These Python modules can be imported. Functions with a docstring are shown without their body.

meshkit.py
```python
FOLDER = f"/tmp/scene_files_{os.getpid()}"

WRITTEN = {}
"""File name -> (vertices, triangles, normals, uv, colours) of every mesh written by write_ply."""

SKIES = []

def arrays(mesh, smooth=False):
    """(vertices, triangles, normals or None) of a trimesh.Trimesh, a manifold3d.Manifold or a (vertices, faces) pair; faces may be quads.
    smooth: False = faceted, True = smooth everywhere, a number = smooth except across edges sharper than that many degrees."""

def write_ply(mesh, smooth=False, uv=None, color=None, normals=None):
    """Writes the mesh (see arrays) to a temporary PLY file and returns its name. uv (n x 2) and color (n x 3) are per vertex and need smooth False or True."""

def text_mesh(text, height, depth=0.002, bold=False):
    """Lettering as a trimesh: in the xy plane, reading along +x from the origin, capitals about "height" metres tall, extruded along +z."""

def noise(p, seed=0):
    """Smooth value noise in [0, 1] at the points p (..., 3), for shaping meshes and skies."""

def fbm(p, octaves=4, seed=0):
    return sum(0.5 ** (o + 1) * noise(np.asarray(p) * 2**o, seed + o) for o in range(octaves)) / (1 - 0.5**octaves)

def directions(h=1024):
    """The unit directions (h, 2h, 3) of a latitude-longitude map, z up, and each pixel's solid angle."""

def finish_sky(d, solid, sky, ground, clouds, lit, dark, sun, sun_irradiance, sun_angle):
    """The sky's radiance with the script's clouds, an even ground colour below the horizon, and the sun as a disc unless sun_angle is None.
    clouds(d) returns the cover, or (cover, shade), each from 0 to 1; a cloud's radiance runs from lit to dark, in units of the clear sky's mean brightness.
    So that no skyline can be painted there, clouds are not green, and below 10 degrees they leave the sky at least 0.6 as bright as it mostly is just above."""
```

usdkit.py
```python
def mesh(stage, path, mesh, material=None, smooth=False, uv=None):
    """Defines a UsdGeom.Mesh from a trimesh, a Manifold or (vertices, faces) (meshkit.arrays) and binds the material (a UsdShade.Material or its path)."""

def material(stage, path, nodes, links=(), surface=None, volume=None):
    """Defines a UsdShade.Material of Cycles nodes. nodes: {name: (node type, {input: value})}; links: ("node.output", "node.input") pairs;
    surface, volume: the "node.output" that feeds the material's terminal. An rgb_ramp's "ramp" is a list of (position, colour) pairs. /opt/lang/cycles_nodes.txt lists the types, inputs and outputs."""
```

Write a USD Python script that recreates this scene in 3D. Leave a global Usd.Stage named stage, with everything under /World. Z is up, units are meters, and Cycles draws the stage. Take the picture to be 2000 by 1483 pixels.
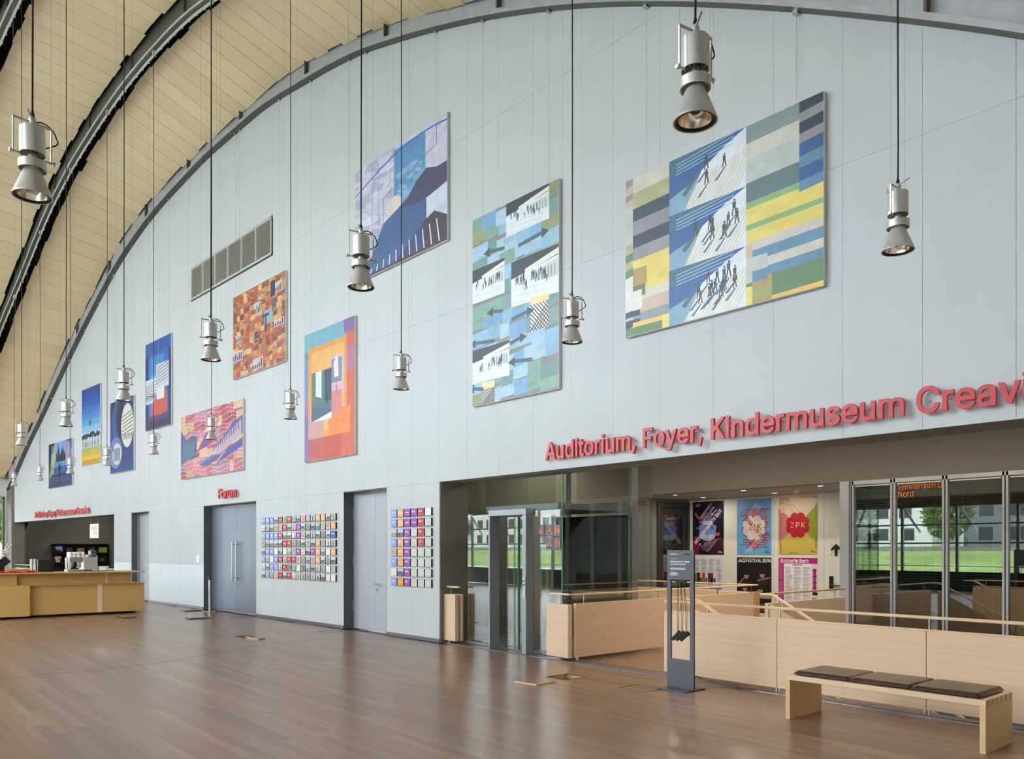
import math, random, numpy as np, trimesh, usdkit, meshkit
from pxr import Usd, UsdGeom, UsdLux, UsdShade, Gf, Sdf, Vt
from scipy.interpolate import PchipInterpolator, CubicSpline
from shapely.geometry import Polygon, box as sbox, Point
from shapely.ops import unary_union
from shapely import affinity

stage = Usd.Stage.CreateInMemory()
UsdGeom.SetStageUpAxis(stage, 'Z'); UsdGeom.SetStageMetersPerUnit(stage, 1.0)
UsdGeom.Xform.Define(stage, '/World'); UsdGeom.Scope.Define(stage, '/World/Looks')

# ------------------------------------------------------------------ camera, sky, sun, exposure
FPX, YH, CXP, EYE = 1538.5, 1073.0, 1000.0, 1.7          # focal length and horizon in the 2000 x 1483 frame
AZ = math.atan2(1315, FPX)
FWD = np.array([-math.cos(AZ), math.sin(AZ)]); RGT = np.array([math.sin(AZ), math.cos(AZ)])
EXPOSURE = 0.72
SKY_STRENGTH, SUN_STRENGTH = 1.25, 6.0
cam = UsdGeom.Camera.Define(stage, '/World/camera')
cam.CreateHorizontalApertureAttr(36.0); cam.CreateVerticalApertureAttr(36.0 * 1483 / 2000)
cam.CreateFocalLengthAttr(36.0 * FPX / 2000)
cam.CreateVerticalApertureOffsetAttr((YH - 741.5) * 36.0 / 2000)
cam.CreateClippingRangeAttr((0.05, 2000.0)); cam.CreateExposureAttr(EXPOSURE)
cam.AddTransformOp().Set(Gf.Matrix4d(RGT[0], RGT[1], 0, 0, 0, 0, 1, 0, -FWD[0], -FWD[1], 0, 0, 0, 0, EYE, 1))
sun_dir = np.array([0.70, 0.36, 0.78]); sun_dir /= np.linalg.norm(sun_dir)     # towards the sun: behind the long wall
usdkit.material(stage, '/World/Looks/sky', {
    's': ('sky_texture', {'sky_type': 'hosek_wilkie', 'sun_direction': tuple(sun_dir), 'turbidity': 3.0, 'ground_albedo': 0.3}),
    'tc': ('texture_coordinate', {}), 'mp': ('mapping', {'scale': (1.0, 1.0, 2.6)}),
    'n': ('noise_texture', {'scale': 2.2, 'detail': 6.0, 'roughness': 0.6}),
    'r': ('rgb_ramp', {'ramp': [(0.42, (0, 0, 0)), (0.62, (1, 1, 1))]}),
    'm': ('mix', {'color2': (6.75, 7.05, 7.8)}),
    'b': ('background_shader', {'strength': SKY_STRENGTH})},
    [('tc.generated', 'mp.vector'), ('mp.vector', 'n.vector'), ('n.fac', 'r.fac'), ('r.color', 'm.fac'), ('s.color', 'm.color1'), ('m.color', 'b.color')], surface='b.background')
dome = UsdLux.DomeLight.Define(stage, '/World/sky_light'); dome.CreateIntensityAttr(1.0)
UsdShade.MaterialBindingAPI.Apply(dome.GetPrim()).Bind(UsdShade.Material.Get(stage, '/World/Looks/sky'))
sun = UsdLux.DistantLight.Define(stage, '/World/sun_light'); sun.CreateIntensityAttr(SUN_STRENGTH); sun.CreateAngleAttr(0.53)
sun.CreateColorAttr(Gf.Vec3f(0.99, 0.98, 0.99))
_z = sun_dir; _x = np.cross([0, 0, 1.0], _z); _x /= np.linalg.norm(_x); _y = np.cross(_z, _x)
sun.AddTransformOp().Set(Gf.Matrix4d(*_x, 0, *_y, 0, *_z, 0, 0, 0, 0, 1))

# ------------------------------------------------------------------ helpers
def lin(c):
    c = np.asarray(c, float) / 255.0
    return tuple(np.where(c <= 0.04045, c / 12.92, ((c + 0.055) / 1.055) ** 2.4))

MAT = {}
def pm(name, rgb, rough=0.5, metal=0.0, noise=None, bump=0.0, spec=0.5, coat=0.0, **kw):
    """plain principled material; noise = (scale xyz, amount) varies the colour a little along the position"""
    nodes = {'p': ('principled_bsdf', dict(base_color=lin(rgb), roughness=rough, metallic=metal, specular_ior_level=spec, coat_weight=coat, **kw))}
    links = []
    if noise:
        sc, amt = noise
        c = np.array(lin(rgb))
        nodes.update(g=('geometry', {}), mp=('mapping', {'scale': tuple(sc)}), n=('noise_texture', {'scale': 1.0, 'detail': 5.0, 'roughness': 0.6}),
                     r=('rgb_ramp', {'ramp': [(0.25, tuple(c * (1 - amt))), (0.75, tuple(np.minimum(c * (1 + amt), 1)))]}))
        links += [('g.position', 'mp.vector'), ('mp.vector', 'n.vector'), ('n.fac', 'r.fac'), ('r.color', 'p.base_color')]
        if bump:
            nodes['b'] = ('bump', {'strength': bump, 'distance': 0.004}); links += [('n.fac', 'b.height'), ('b.normal', 'p.normal')]
    MAT[name] = usdkit.material(stage, '/World/Looks/' + name, nodes, links, surface='p.BSDF')
    return MAT[name]

def toned(name, grain, rough, amt, coat=0.0, bump=0.0, spec=0.5):
    """colour from the mesh's 'tone' primvar times a fine grain"""
    MAT[name] = usdkit.material(stage, '/World/Looks/' + name, {
        'a': ('attribute', {'attribute': 'tone'}), 'g': ('geometry', {}), 'mp': ('mapping', {'scale': grain}),
        'n': ('noise_texture', {'scale': 1.0, 'detail': 6.0, 'roughness': 0.65}),
        'r': ('rgb_ramp', {'ramp': [(0.25, (1 - amt,) * 3), (0.75, (1 + amt * 0.6,) * 3)]}),
        'm': ('mix', {'mix_type': 'multiply', 'fac': 1.0}), 'b': ('bump', {'strength': bump, 'distance': 0.002}),
        'p': ('principled_bsdf', {'roughness': rough, 'coat_weight': coat, 'coat_roughness': 0.2, 'specular_ior_level': spec})},
        [('g.position', 'mp.vector'), ('mp.vector', 'n.vector'), ('n.fac', 'r.fac'), ('a.color', 'm.color1'), ('r.color', 'm.color2'), ('m.color', 'p.base_color')]
        + ([('n.fac', 'b.height'), ('b.normal', 'p.normal')] if bump else []), surface='p.BSDF')

def pane(name, tint, r0=.04):
    """thin pane: see-through, with a mirror share that grows towards grazing the same way on both faces"""
    MAT[name] = usdkit.material(stage, '/World/Looks/' + name, {
        'w': ('layer_weight', {'blend': 0.5}), 'q': ('math', {'math_type': 'power', 'value2': 5.0}), 'r': ('math', {'math_type': 'multiply_add', 'value2': 1 - r0, 'value3': r0}),
        't': ('transparent_bsdf', {'color': tint}), 'g': ('glossy_bsdf', {'color': (1, 1, 1), 'roughness': 0.0}), 'm': ('mix_closure', {})},
        [('w.facing', 'q.value1'), ('q.value', 'r.value1'), ('r.value', 'm.fac'), ('t.BSDF', 'm.closure1'), ('g.BSDF', 'm.closure2')], surface='m.closure')

toned('print', (9, 9, 9), 0.42, 0.05)
toned('canvas_print', (5, 5, 5), 0.42, 0.16)
toned('floor_wood', (1.1, 26, 8), 0.27, 0.16, bump=0.03)
pm('floor_base', (70, 52, 40), 0.6)
toned('ceiling_wood', (3.0, 0.8, 3.0), 0.55, 0.04)
pm('plaster', (200, 204, 207), 0.75, noise=((1.1, 1.1, 0.8), 0.035))
pm('dado_panel', (200, 207, 214), 0.42, noise=((1.1, 1.1, 0.8), 0.02))
pm('wall_core', (150, 150, 146), 0.7)
pm('reveal_paint', (86, 90, 97), 0.5)
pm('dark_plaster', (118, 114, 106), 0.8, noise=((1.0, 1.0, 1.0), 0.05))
pm('white_paint', (222, 223, 214), 0.55)
pm('ceiling_paint', (168, 165, 160), 0.7)
pm('door_blue', (112, 120, 136), 0.42, metal=0.25, noise=((1.5, 1.5, 40), 0.05))
pm('door_grey', (176, 178, 188), 0.45)
pm('steel', (200, 200, 198), 0.25, metal=1.0)
pm('silver_paint', (196, 195, 192), 0.33, metal=0.45)
pm('fin_metal', (190, 180, 150), 0.35, metal=0.6)
pm('reflector', (250, 240, 214), 0.16, metal=1.0)
pm('black', (14, 13, 13), 0.5)
pm('cable_black', (22, 16, 18), 0.6)
pm('wire', (150, 150, 148), 0.4, metal=0.6)
pm('rib_metal', (86, 86, 76), 0.45, metal=0.2)
pm('rib_silver', (178, 180, 186), 0.4, metal=0.3, noise=((5, 5, 5), 0.14))
pm('rail_white', (214, 212, 205), 0.4)
pm('roof_dark', (34, 31, 28), 0.9)
pm('oak_x', (231, 198, 166), 0.45, noise=((0.8, 0.8, 34), 0.075))
pm('oak_solid', (233, 202, 166), 0.45, noise=((3, 3, 22), 0.07))
pm('oak_leg', (226, 190, 138), 0.45, noise=((22, 22, 1.6), 0.07))
pm('oak_dark', (196, 156, 104), 0.5, noise=((10, 10, 30), 0.1))
pm('counter_oak', (208, 164, 100), 0.42, noise=((1.2, 1.0, 34), 0.07))
pm('leather', (74, 44, 34), 0.36, noise=((14, 14, 14), 0.16), bump=0.25)
pm('letter_red', (204, 44, 48), 0.35)
pm('orange_print', (236, 128, 30), 0.5)
pm('kiosk_metal', (92, 90, 100), 0.42, metal=0.35)
pm('white_print', (240, 240, 240), 0.5)
pm('plaque_edge', (50, 46, 48), 0.5)
pm('vent_dark', (60, 55, 50), 0.8)
pm('vent_paint', (196, 197, 192), 0.55)
pm('mullion', (120, 122, 122), 0.4, metal=0.4)
pm('alu_frame', (176, 176, 184), 0.38, metal=0.55)
pm('dark_frame', (46, 44, 42), 0.45)
pm('blind_slat', (66, 78, 78), 0.5)
pm('fascia_brown', (112, 98, 72), 0.7)
pm('threshold_metal', (112, 106, 116), 0.4, metal=0.4)
pm('porcelain', (238, 238, 236), 0.2)
pm('red_plastic', (190, 24, 30), 0.35)
pm('lift_grey', (150, 152, 160), 0.4, metal=0.4)
pm('grass', (142, 164, 84), 0.9, noise=((0.25, 0.25, 0.25), 0.25))
pm('terrace_stone', (194, 199, 209), 0.85)
pm('asphalt', (150, 148, 144), 0.9)
pm('facade_white', (244, 243, 240), 0.8)
pm('facade_beige', (214, 208, 196), 0.8)
pm('facade_grey', (120, 124, 128), 0.8)
pm('window_dark', (48, 54, 60), 0.2)
pm('bark', (84, 66, 50), 0.9)
pm('leaf', (98, 122, 58), 0.7, noise=((3, 3, 3), 0.3))
pm('blossom', (240, 226, 226), 0.7)
pm('ceramic_dark', (40, 40, 46), 0.4)
pm('glass_edge', (70, 130, 105), 0.15)
pm('fan_blue', (80, 130, 200), 0.6)
pane('clear_pane', (0.93, 0.96, 0.94))
pane('lift_pane', (0.86, 0.905, 0.885), r0=.12)
pane('seminar_pane', (0.58, 0.66, 0.65), r0=.20)
MAT['lamp_glow'] = usdkit.material(stage, '/World/Looks/lamp_glow', {'e': ('emission', {'color': (1, 0.93, 0.82), 'strength': 12.0})}, surface='e.emission')

COUNT = {}
def path_of(name, parent=None):
    base = (str(parent.GetPath()) if parent is not None else '/World') + '/' + name
    n = COUNT.get(base, 0); COUNT[base] = n + 1
    return base if n == 0 else f'{base}_{n:03d}'

def tag(p, label=None, cat=None, group=None, kind=None):
    p = p.GetPrim() if hasattr(p, 'GetPrim') else p
    for k, v in (('label', label), ('category', cat), ('group', group), ('kind', kind)):
        if v: p.SetCustomDataByKey(k, v)
    return p

def thing(name, loc=(0, 0, 0), rz=0.0, label=None, cat=None, group=None, kind=None):
    x = UsdGeom.Xform.Define(stage, path_of(name))
    x.AddTranslateOp().Set(Gf.Vec3d(*map(float, loc)))
    if rz: x.AddRotateZOp().Set(math.degrees(rz))
    return tag(x, label, cat, group, kind)

def obj(name, mesh, mat, parent=None, smooth=False, label=None, cat=None, group=None, kind=None, tone=None):
    if isinstance(mesh, (list, tuple)) and len(mesh) and isinstance(mesh[0], trimesh.Trimesh): mesh = trimesh.util.concatenate(mesh)
    m = usdkit.mesh(stage, path_of(name, parent), mesh, MAT[mat] if isinstance(mat, str) else mat, smooth)
    if tone is not None:
        n = len(m.GetPointsAttr().Get()); t = np.asarray(tone, np.float32)
        if t.ndim == 1: t = np.tile(t, (n, 1))
        UsdGeom.PrimvarsAPI(m).CreatePrimvar('tone', Sdf.ValueTypeNames.Color3fArray, 'vertex').Set(Vt.Vec3fArray.FromNumpy(t))
    return tag(m, label, cat, group, kind)

def bx(x0, x1, y0, y1, z0, z1):
    m = trimesh.creation.box([abs(x1 - x0), abs(y1 - y0), abs(z1 - z0)])
    m.apply_translation([(x0 + x1) / 2, (y0 + y1) / 2, (z0 + z1) / 2]); return m

_CORN = np.array([[sx, sy, sz] for sx in (-1, 1) for sy in (-1, 1) for sz in (-1, 1)], float)
def cb(x0, x1, y0, y1, z0, z1, b=0.004):
    """box with chamfered edges"""
    h = np.array([x1 - x0, y1 - y0, z1 - z0]) / 2; c = np.array([x0 + x1, y0 + y1, z0 + z1]) / 2
    b = min(b, 0.45 * h.min()); v = []
    for s in _CORN:
        for k in range(3):
            q = h - b; q[k] = h[k]; v.append(s * q)
    m = trimesh.convex.convex_hull(np.array(v)); m.apply_translation(c); return m

def lathe(prof, n=32):
    return trimesh.creation.revolve(np.array(prof, float), sections=n)

def tube(pts, r, n=8):
    pts = np.array(pts, float); T = np.gradient(pts, axis=0); T /= np.linalg.norm(T, axis=1, keepdims=True)
    up = np.array([0, 0, 1.0]) if abs(T[0][2]) < 0.9 else np.array([1.0, 0, 0])
    V = []
    for p, t in zip(pts, T):
        a = np.cross(up, t); a /= np.linalg.norm(a); b = np.cross(t, a); up = b if abs(t @ b) < .5 else up
        th = np.linspace(0, 2 * np.pi, n, endpoint=False)
        V.append(p + r * (np.cos(th)[:, None] * a + np.sin(th)[:, None] * b))
    V = np.vstack(V + [pts[:1], pts[-1:]]); F = []; m = len(pts)
    for i in range(m - 1):
        for j in range(n):
            a, b, c, d = i * n + j, i * n + (j + 1) % n, (i + 1) * n + (j + 1) % n, (i + 1) * n + j
            F += [[a, b, c], [a, c, d]]
    for j in range(n):
        F += [[m * n, (j + 1) % n, j], [m * n + 1, (m - 1) * n + j, (m - 1) * n + (j + 1) % n]]
    return trimesh.Trimesh(V, F, process=False)

def rod(a, b, r, n=10):
    return tube([a, (np.array(a) + np.array(b)) / 2, b], r, n)

# ------------------------------------------------------------------ the long curved wall and the wave roof
X0, Y0, RAD = -3.0, 8.42, 330.0
def wy(x): return Y0 - (np.minimum(x, X0) - X0) ** 2 / (2 * RAD)
def wang(x): return math.atan(-(min(x, X0) - X0) / RAD)
_gx = [-46, -44, -41.98, -39.78, -37.71, -35.15, -32.23, -28.88, -26.38, -24.54, -21.49, -19.33, -16.25, -14.53, -13.04, -11.12, -9.77, -8.07, -6.67, -5.15, -3.93, -3.16, -2.49, 0, 2, 4]
_gz = [2.2, 3.55, 4.85, 6.24, 7.38, 8.82, 10.28, 11.62, 12.22, 12.46, 12.66, 12.64, 12.29, 11.98, 11.57, 10.94, 10.43, 9.69, 8.99, 8.15, 7.42, 6.94, 6.5, 4.7, 3.2, 1.7]
G = PchipInterpolator(_gx, _gz)                         # lower edge of the arch on the wall
H = PchipInterpolator([-46, -43.5, -42, -39.78, -35.77, -32.12, -27.9, -25.1, -21.5, -19.05, -17.7, -14.5, -12.7, -11.12, -9.96, -8, -6, -4, -2.5, 0, 2, 4],
                      [3.7, 4.83, 5.55, 6.683, 9.116, 10.822, 12.40, 12.771, 12.905, 12.878, 12.808, 12.224, 11.74, 11.168, 10.754, 9.95, 8.95, 7.75, 6.8, 5.05, 3.6, 2.2])
RISE = PchipInterpolator([-46, -42, -36, -32, -29, -26, -23, -21, -18.5, -16.5, -10, 4], [.3, .3, .38, .36, .42, .63, .80, .84, .74, .62, .4, .4])
def ceil(x, d):
    return H(x) + np.where(d < 2.05, RISE(x) * (d - .1) / 1.95, RISE(x) + np.minimum(d - 2.05, 2.6) * .15 + np.maximum(d - 4.65, 0) * .03)

def strip(xs, d0, d1, z0, z1):
    """closed bar running along the wall's curve: d0..d1 out from the wall face, z0..z1 (functions of x or numbers)"""
    xs = np.asarray(xs, float); f = lambda g: np.asarray(g(xs) if callable(g) else np.full(len(xs), g), float)
    a, b, lo, hi = f(d0), f(d1), f(z0), f(z1); y = wy(xs)
    V = np.stack([np.stack([xs, y - a, lo], 1), np.stack([xs, y - b, lo], 1), np.stack([xs, y - b, hi], 1), np.stack([xs, y - a, hi], 1)], 1).reshape(-1, 3)
    F = []
    for i in range(len(xs) - 1):
        for j in range(4):
            p, q, r, s = 4 * i + j, 4 * i + (j + 1) % 4, 4 * i + 4 + (j + 1) % 4, 4 * i + 4 + j
            F += [[p, r, q], [p, s, r]]
    e = 4 * (len(xs) - 1); F += [[0, 1, 2], [0, 2, 3], [e, e + 2, e + 1], [e, e + 3, e + 2]]
    m = trimesh.Trimesh(V, F, process=False)
    if m.volume < 0: m.invert()
    return m

def slab(poly, d0, d1):
    """polygon drawn on the unrolled wall face (x, z), given depth d0..d1 out from the face"""
    out = []
    for g in getattr(poly, 'geoms', [poly]):
        if g.is_empty or g.area < 1e-5: continue
        m = trimesh.creation.extrude_polygon(g, d1 - d0, engine='earcut')
        v = m.vertices.copy()
        m.vertices = np.stack([v[:, 0], wy(v[:, 0]) - d0 - v[:, 2], v[:, 1]], 1); out.append(m)
    return trimesh.util.concatenate(out) if out else None

LINTEL = 2.92
OPEN = dict(shop=(-42.06, -29.91), side=(-28.26, -26.72), forum=(-22.54, -19.28), grey=(-15.09, -13.45), foyer=(-11.72, 3.6))
openings = unary_union([sbox(a, -0.1, b, LINTEL) for a, b in OPEN.values()])
_xs = np.arange(-44, 3.6, .4)
under_arch = Polygon([(-42.06, 0)] + [(x, float(G(x)) + .10) for x in np.linspace(-42.06, 3.5, 140)] + [(3.5, 0)])
wall_area = under_arch.difference(openings)
def joint(k): return -2.546 - .8405 * k + .00035 * k * k
joints = [joint(k) for k in range(-8, 50)]
rows = [0.0, LINTEL, 5.93, 8.90, 11.90, 14.0]
wall = thing('wall_back', kind='structure', label='tall pale grey panelled wall under the timber wave roof', cat='wall')
core = []
for xa, xb in zip(np.arange(-42.06, 3.5, .84), np.append(np.arange(-41.22, 3.5, .84), 3.5)):
    p = Polygon([(xa, 0), (xb, 0), (xb, float(G(xb)) + .5), (xa, float(G(xa)) + .5)]).difference(openings)
    s = slab(p, -.6, 0)
    if s is not None: core.append(s)
obj('wall_core', core, 'wall_core', wall)
vent_hole = sbox(-23.42, 8.86, -18.37, 9.86)
for k in range(len(joints) - 1):
    xb, xa = joints[k], joints[k + 1]
    for r in range(5):
        bands = [(rows[r], rows[r + 1], 'plaster')]
        if r == 0 and -30.2 < (xa + xb) / 2 < -22.4: bands = [(0.0, 1.262, 'dado_panel'), (1.262, LINTEL, 'plaster')]
        for za, zb, mt in bands:
            cell = sbox(xa + .0014, za + .0014, xb - .0014, zb - .0014).intersection(wall_area).difference(vent_hole)
            if cell.is_empty or cell.area < .01: continue
            s = slab(cell, 0.0, .02)
            if s is not None: obj('wall_panel', s, mt, wall)
for i, (a, b) in enumerate([(-29.91, -28.26), (-26.72, -22.54), (-19.28, -15.09), (-13.45, -11.72)]):
    obj('baseboard_back', strip(np.linspace(a, b, 9), .02, .035, 0.0, .07), 'threshold_metal', kind='structure', label='grey metal skirting along the foot of the wall', cat='baseboard', group='skirting along the long wall')

# ------------------------------------------------------------------ floor
rng = random.Random(7)
hole_well = sbox(-6.55, 8.62, 3.4, 13.5)
hatches = {'coffee': (-7.68, -7.31, 7.15, 7.55), 'forum': (-15.19, -14.72, 5.86, 6.08)}
fl = sbox(-46, -7.3, 4.0, 18.5).difference(hole_well)
for a, b, c, d in hatches.values(): fl = fl.difference(sbox(a, c, b, d))
m = trimesh.creation.extrude_polygon(fl, .3, engine='earcut'); m.apply_translation([0, 0, -.3135])
floor = thing('floor', kind='structure', label='brown oak strip floor with soft reflections', cat='floor')
obj('subfloor', m, 'floor_base', floor)
PW = 0.098
def cut(r, holes):
    out = [r]
    for a, b, c, d in holes:
        nxt = []
        for x0, x1, y0, y1 in out:
            if x1 <= a or x0 >= b or y1 <= c or y0 >= d: nxt.append((x0, x1, y0, y1)); continue
            if x0 < a: nxt.append((x0, a, y0, y1))
            if x1 > b: nxt.append((b, x1, y0, y1))
            xa, xb = max(x0, a), min(x1, b)
            if y0 < c: nxt.append((xa, xb, y0, c))
            if y1 > d: nxt.append((xa, xb, d, y1))
        out = nxt
    return [q for q in out if q[1] - q[0] > .004 and q[3] - q[2] > .004]
planks = []
tones = [(140, 108, 84), (148, 116, 92), (134, 100, 78), (128, 98, 80), (156, 122, 94), (142, 104, 82), (150, 118, 98), (120, 92, 74)]
y = -7.2
while y < 18.2:
    if y < 8.36: xs, xe = (-45.9 if y < 5.6 else X0 - math.sqrt(max(2 * RAD * (Y0 - .03 - y - PW), 0))), 3.9
    elif y < 8.60: y += PW; continue
    else: xs, xe = -12.0, (-6.6 if y < 13.5 else 3.9)
    x = xs - rng.uniform(0, 1.5)
    while x < xe:
        L = rng.uniform(1.1, 2.6); t = rng.choice(tones); u = rng.uniform(.93, 1.07)
        a, b = max(x, xs), min(x + L, xe)
        if b - a > .02:
            for q in cut((a, b - .0010, y, y + PW - .0011), hatches.values()): planks.append((q, (np.array(lin(t)) * .55 + np.array(lin((140, 109, 86))) * .45) * [1.03, 1.07, 1.17] * u))
        x += L
    y += PW
def in_view(q):
    c = np.array([(q[0] + q[1]) / 2, (q[2] + q[3]) / 2]); z = c @ FWD
    if z < 2: return None
    px, py = CXP + FPX * (c @ RGT) / z, YH + FPX * EYE / z
    return z if -60 < px < 2060 and py < 1530 and q[2] < 8.4 else None
order = sorted([(in_view(q), i) for i, (q, t) in enumerate(planks) if in_view(q)])[:290]
near = {i for _, i in order}
V, F, T = [], [], []
_bv = None
for i, (q, t) in enumerate(planks):
    b = bx(q[0], q[1], q[2], q[3], -.0135, 0.0)
    if i in near: obj('plank', b, 'floor_wood', floor, tone=t)
    else: V.append(b.vertices); F.append(b.faces + 8 * len(F)); T.append(np.tile(t, (8, 1)))
obj('planks', trimesh.Trimesh(np.vstack(V), np.vstack(F), process=False), 'floor_wood', floor, kind='stuff', tone=np.vstack(T))
obj('threshold', [bx(-11.72, 3.5, 8.37, 8.60, -.012, .001)], 'threshold_metal', floor)
obj('threshold_strip', bx(-11.72, 3.5, 8.365, 8.375, -.012, .004), 'steel', floor)
_jx = PchipInterpolator([-2, 0, 1.74, 2.9, 3.55, 4.46, 5.44, 6.04, 6.64, 7.2], [-11.9, -12.1, -12.2, -12.2, -12.35, -12.81, -13.4, -13.62, -13.68, -13.7])
jy = np.linspace(-1, 7.0, 60)
v = np.vstack([[[float(_jx(t)) - .011, t, .0006], [float(_jx(t)) + .011, t, .0006]] for t in jy]); f = []
for i in range(len(jy) - 1): f += [[2 * i, 2 * i + 1, 2 * i + 3], [2 * i, 2 * i + 3, 2 * i + 2]]
obj('floor_joint', trimesh.Trimesh(v, f, process=False), 'roof_dark', floor)

# ------------------------------------------------------------------ ceiling planks, roof ribs, roof shell
ceiling = thing('ceiling', kind='structure', label='pale timber plank vault rising in waves', cat='ceiling')
def hexa(P):
    P = np.array(P, float); F = [[0, 1, 2], [0, 2, 3], [4, 6, 5], [4, 7, 6]]
    for j in range(4): F += [[j, 4 + j, (j + 1) % 4], [(j + 1) % 4, 4 + j, 4 + (j + 1) % 4]]
    m = trimesh.Trimesh(P, F, process=False)
    if m.volume < 0: m.invert()
    return m
ctone = [(234, 212, 170), (237, 215, 174), (232, 209, 167)]
edges = [-17.281 + .588 * k for k in range(-45, 34)]
BAYS = [(.12, 2.0), (2.52, 4.62), (5.12, 7.12)]
for bi, (da, db) in enumerate(BAYS):
    for k in range(len(edges) - 1):
        xa, xb = edges[k] + .015, edges[k + 1] - .015
        if xa < -43.6 or xb > 2.4: continue
        if bi == 2 and xa > -12: continue
        ja, jb = rng.uniform(-.02, .05), rng.uniform(-.04, .04)
        q = []
        for dz in (0, .012):
            for x, d in ((xa, da + ja), (xb, da + ja), (xb, db + jb), (xa, db + jb)):
                q.append((x, float(wy(x)) - d, float(ceil(x, d)) + dz + (.012 if x == xb else 0.0)))
        obj('plank', hexa(q), 'ceiling_wood', ceiling, tone=np.array(lin(rng.choice(ctone))) * rng.uniform(.975, 1.025))
xs = np.arange(-43.6, 3.7, .7)
def grid_surface(ds, dz):
    ds = np.array(ds); Vv = np.array([[x, float(wy(x)) - d, float(ceil(x, d)) + dz] for x in xs for d in ds]); n = len(ds); Ff = []
    for i in range(len(xs) - 1):
        for j in range(n - 1):
            a = i * n + j; Ff += [[a, a + 1, a + n + 1], [a, a + n + 1, a + n]]
    return trimesh.Trimesh(Vv, Ff, process=False)
m = grid_surface([7.62, 9, 11, 13, 15.4], 0.0)
obj('ceiling_lining', m, 'ceiling_wood', ceiling, tone=np.array(lin((234, 212, 170))))
# outer roof skin: closes the gap behind the wall head as well
rs = grid_surface([-.7, 0, 2, 4, 6, 9, 12, 15.6], .55)
Vv = [[x, float(wy(x)) + .7, float(G(x)) - 1.5 + k * 3.2] for x in xs for k in (0, 1)]; Ff = []
for i in range(len(xs) - 1): a = 2 * i; Ff += [[a, a + 1, a + 3], [a, a + 3, a + 2]]
obj('roof_skin', [rs, trimesh.Trimesh(Vv, Ff, process=False)], 'roof_dark', ceiling)

def rib(dc, name, label):
    t = thing('roof_rib', label=label, cat='roof arch', kind='structure')
    x = np.arange(-43.5, 3.4, .35); zb = lambda q: ceil(q, dc) - .26
    obj('web', strip(x, dc + .12, dc + .14, zb, lambda q: zb(q) + .80), 'rib_metal', t)
    obj('flange', strip(x, dc + .0, dc + .15, lambda q: zb(q) - .02, zb), 'rib_metal', t)
    obj('edge_strip', strip(x, dc + .135, dc + .165, lambda q: zb(q) - .034, lambda q: zb(q) - .016), 'rail_white', t)
    obj('light_track', strip(x, dc - .0, dc + .035, lambda q: zb(q) - .075, lambda q: zb(q) - .03), 'rail_white', t)
    studs = [strip([u, u + .03], dc - .03, dc + .0, lambda q: zb(q) - .07, lambda q: zb(q) + .03) for u in np.arange(-42, 0, .42)]
    obj('track_studs', studs, 'rail_white', t, kind='stuff')
    for u in np.arange(-41, 0, 3.37):
        obj('stiffener', strip([u, u + .03], dc + .14, dc + .20, zb, lambda q: zb(q) + .4), 'rib_metal', t)
rib(2.30, 'rib', 'dark steel arch with a white light track, next out from the wall')
rib(4.90, 'rib', 'dark steel arch cutting the upper corner of the timber ceiling')
rib(7.40, 'rib', 'dark steel roof arch nearest the glass front')
t = thing('roof_rib', label='pale steel arch running along the curved head of the wall', cat='roof arch', kind='structure')
x = np.arange(-42.6, 3.4, .35)
obj('web', strip(x, .085, .10, G, lambda q: G(q) + .9), 'rib_silver', t)
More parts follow.
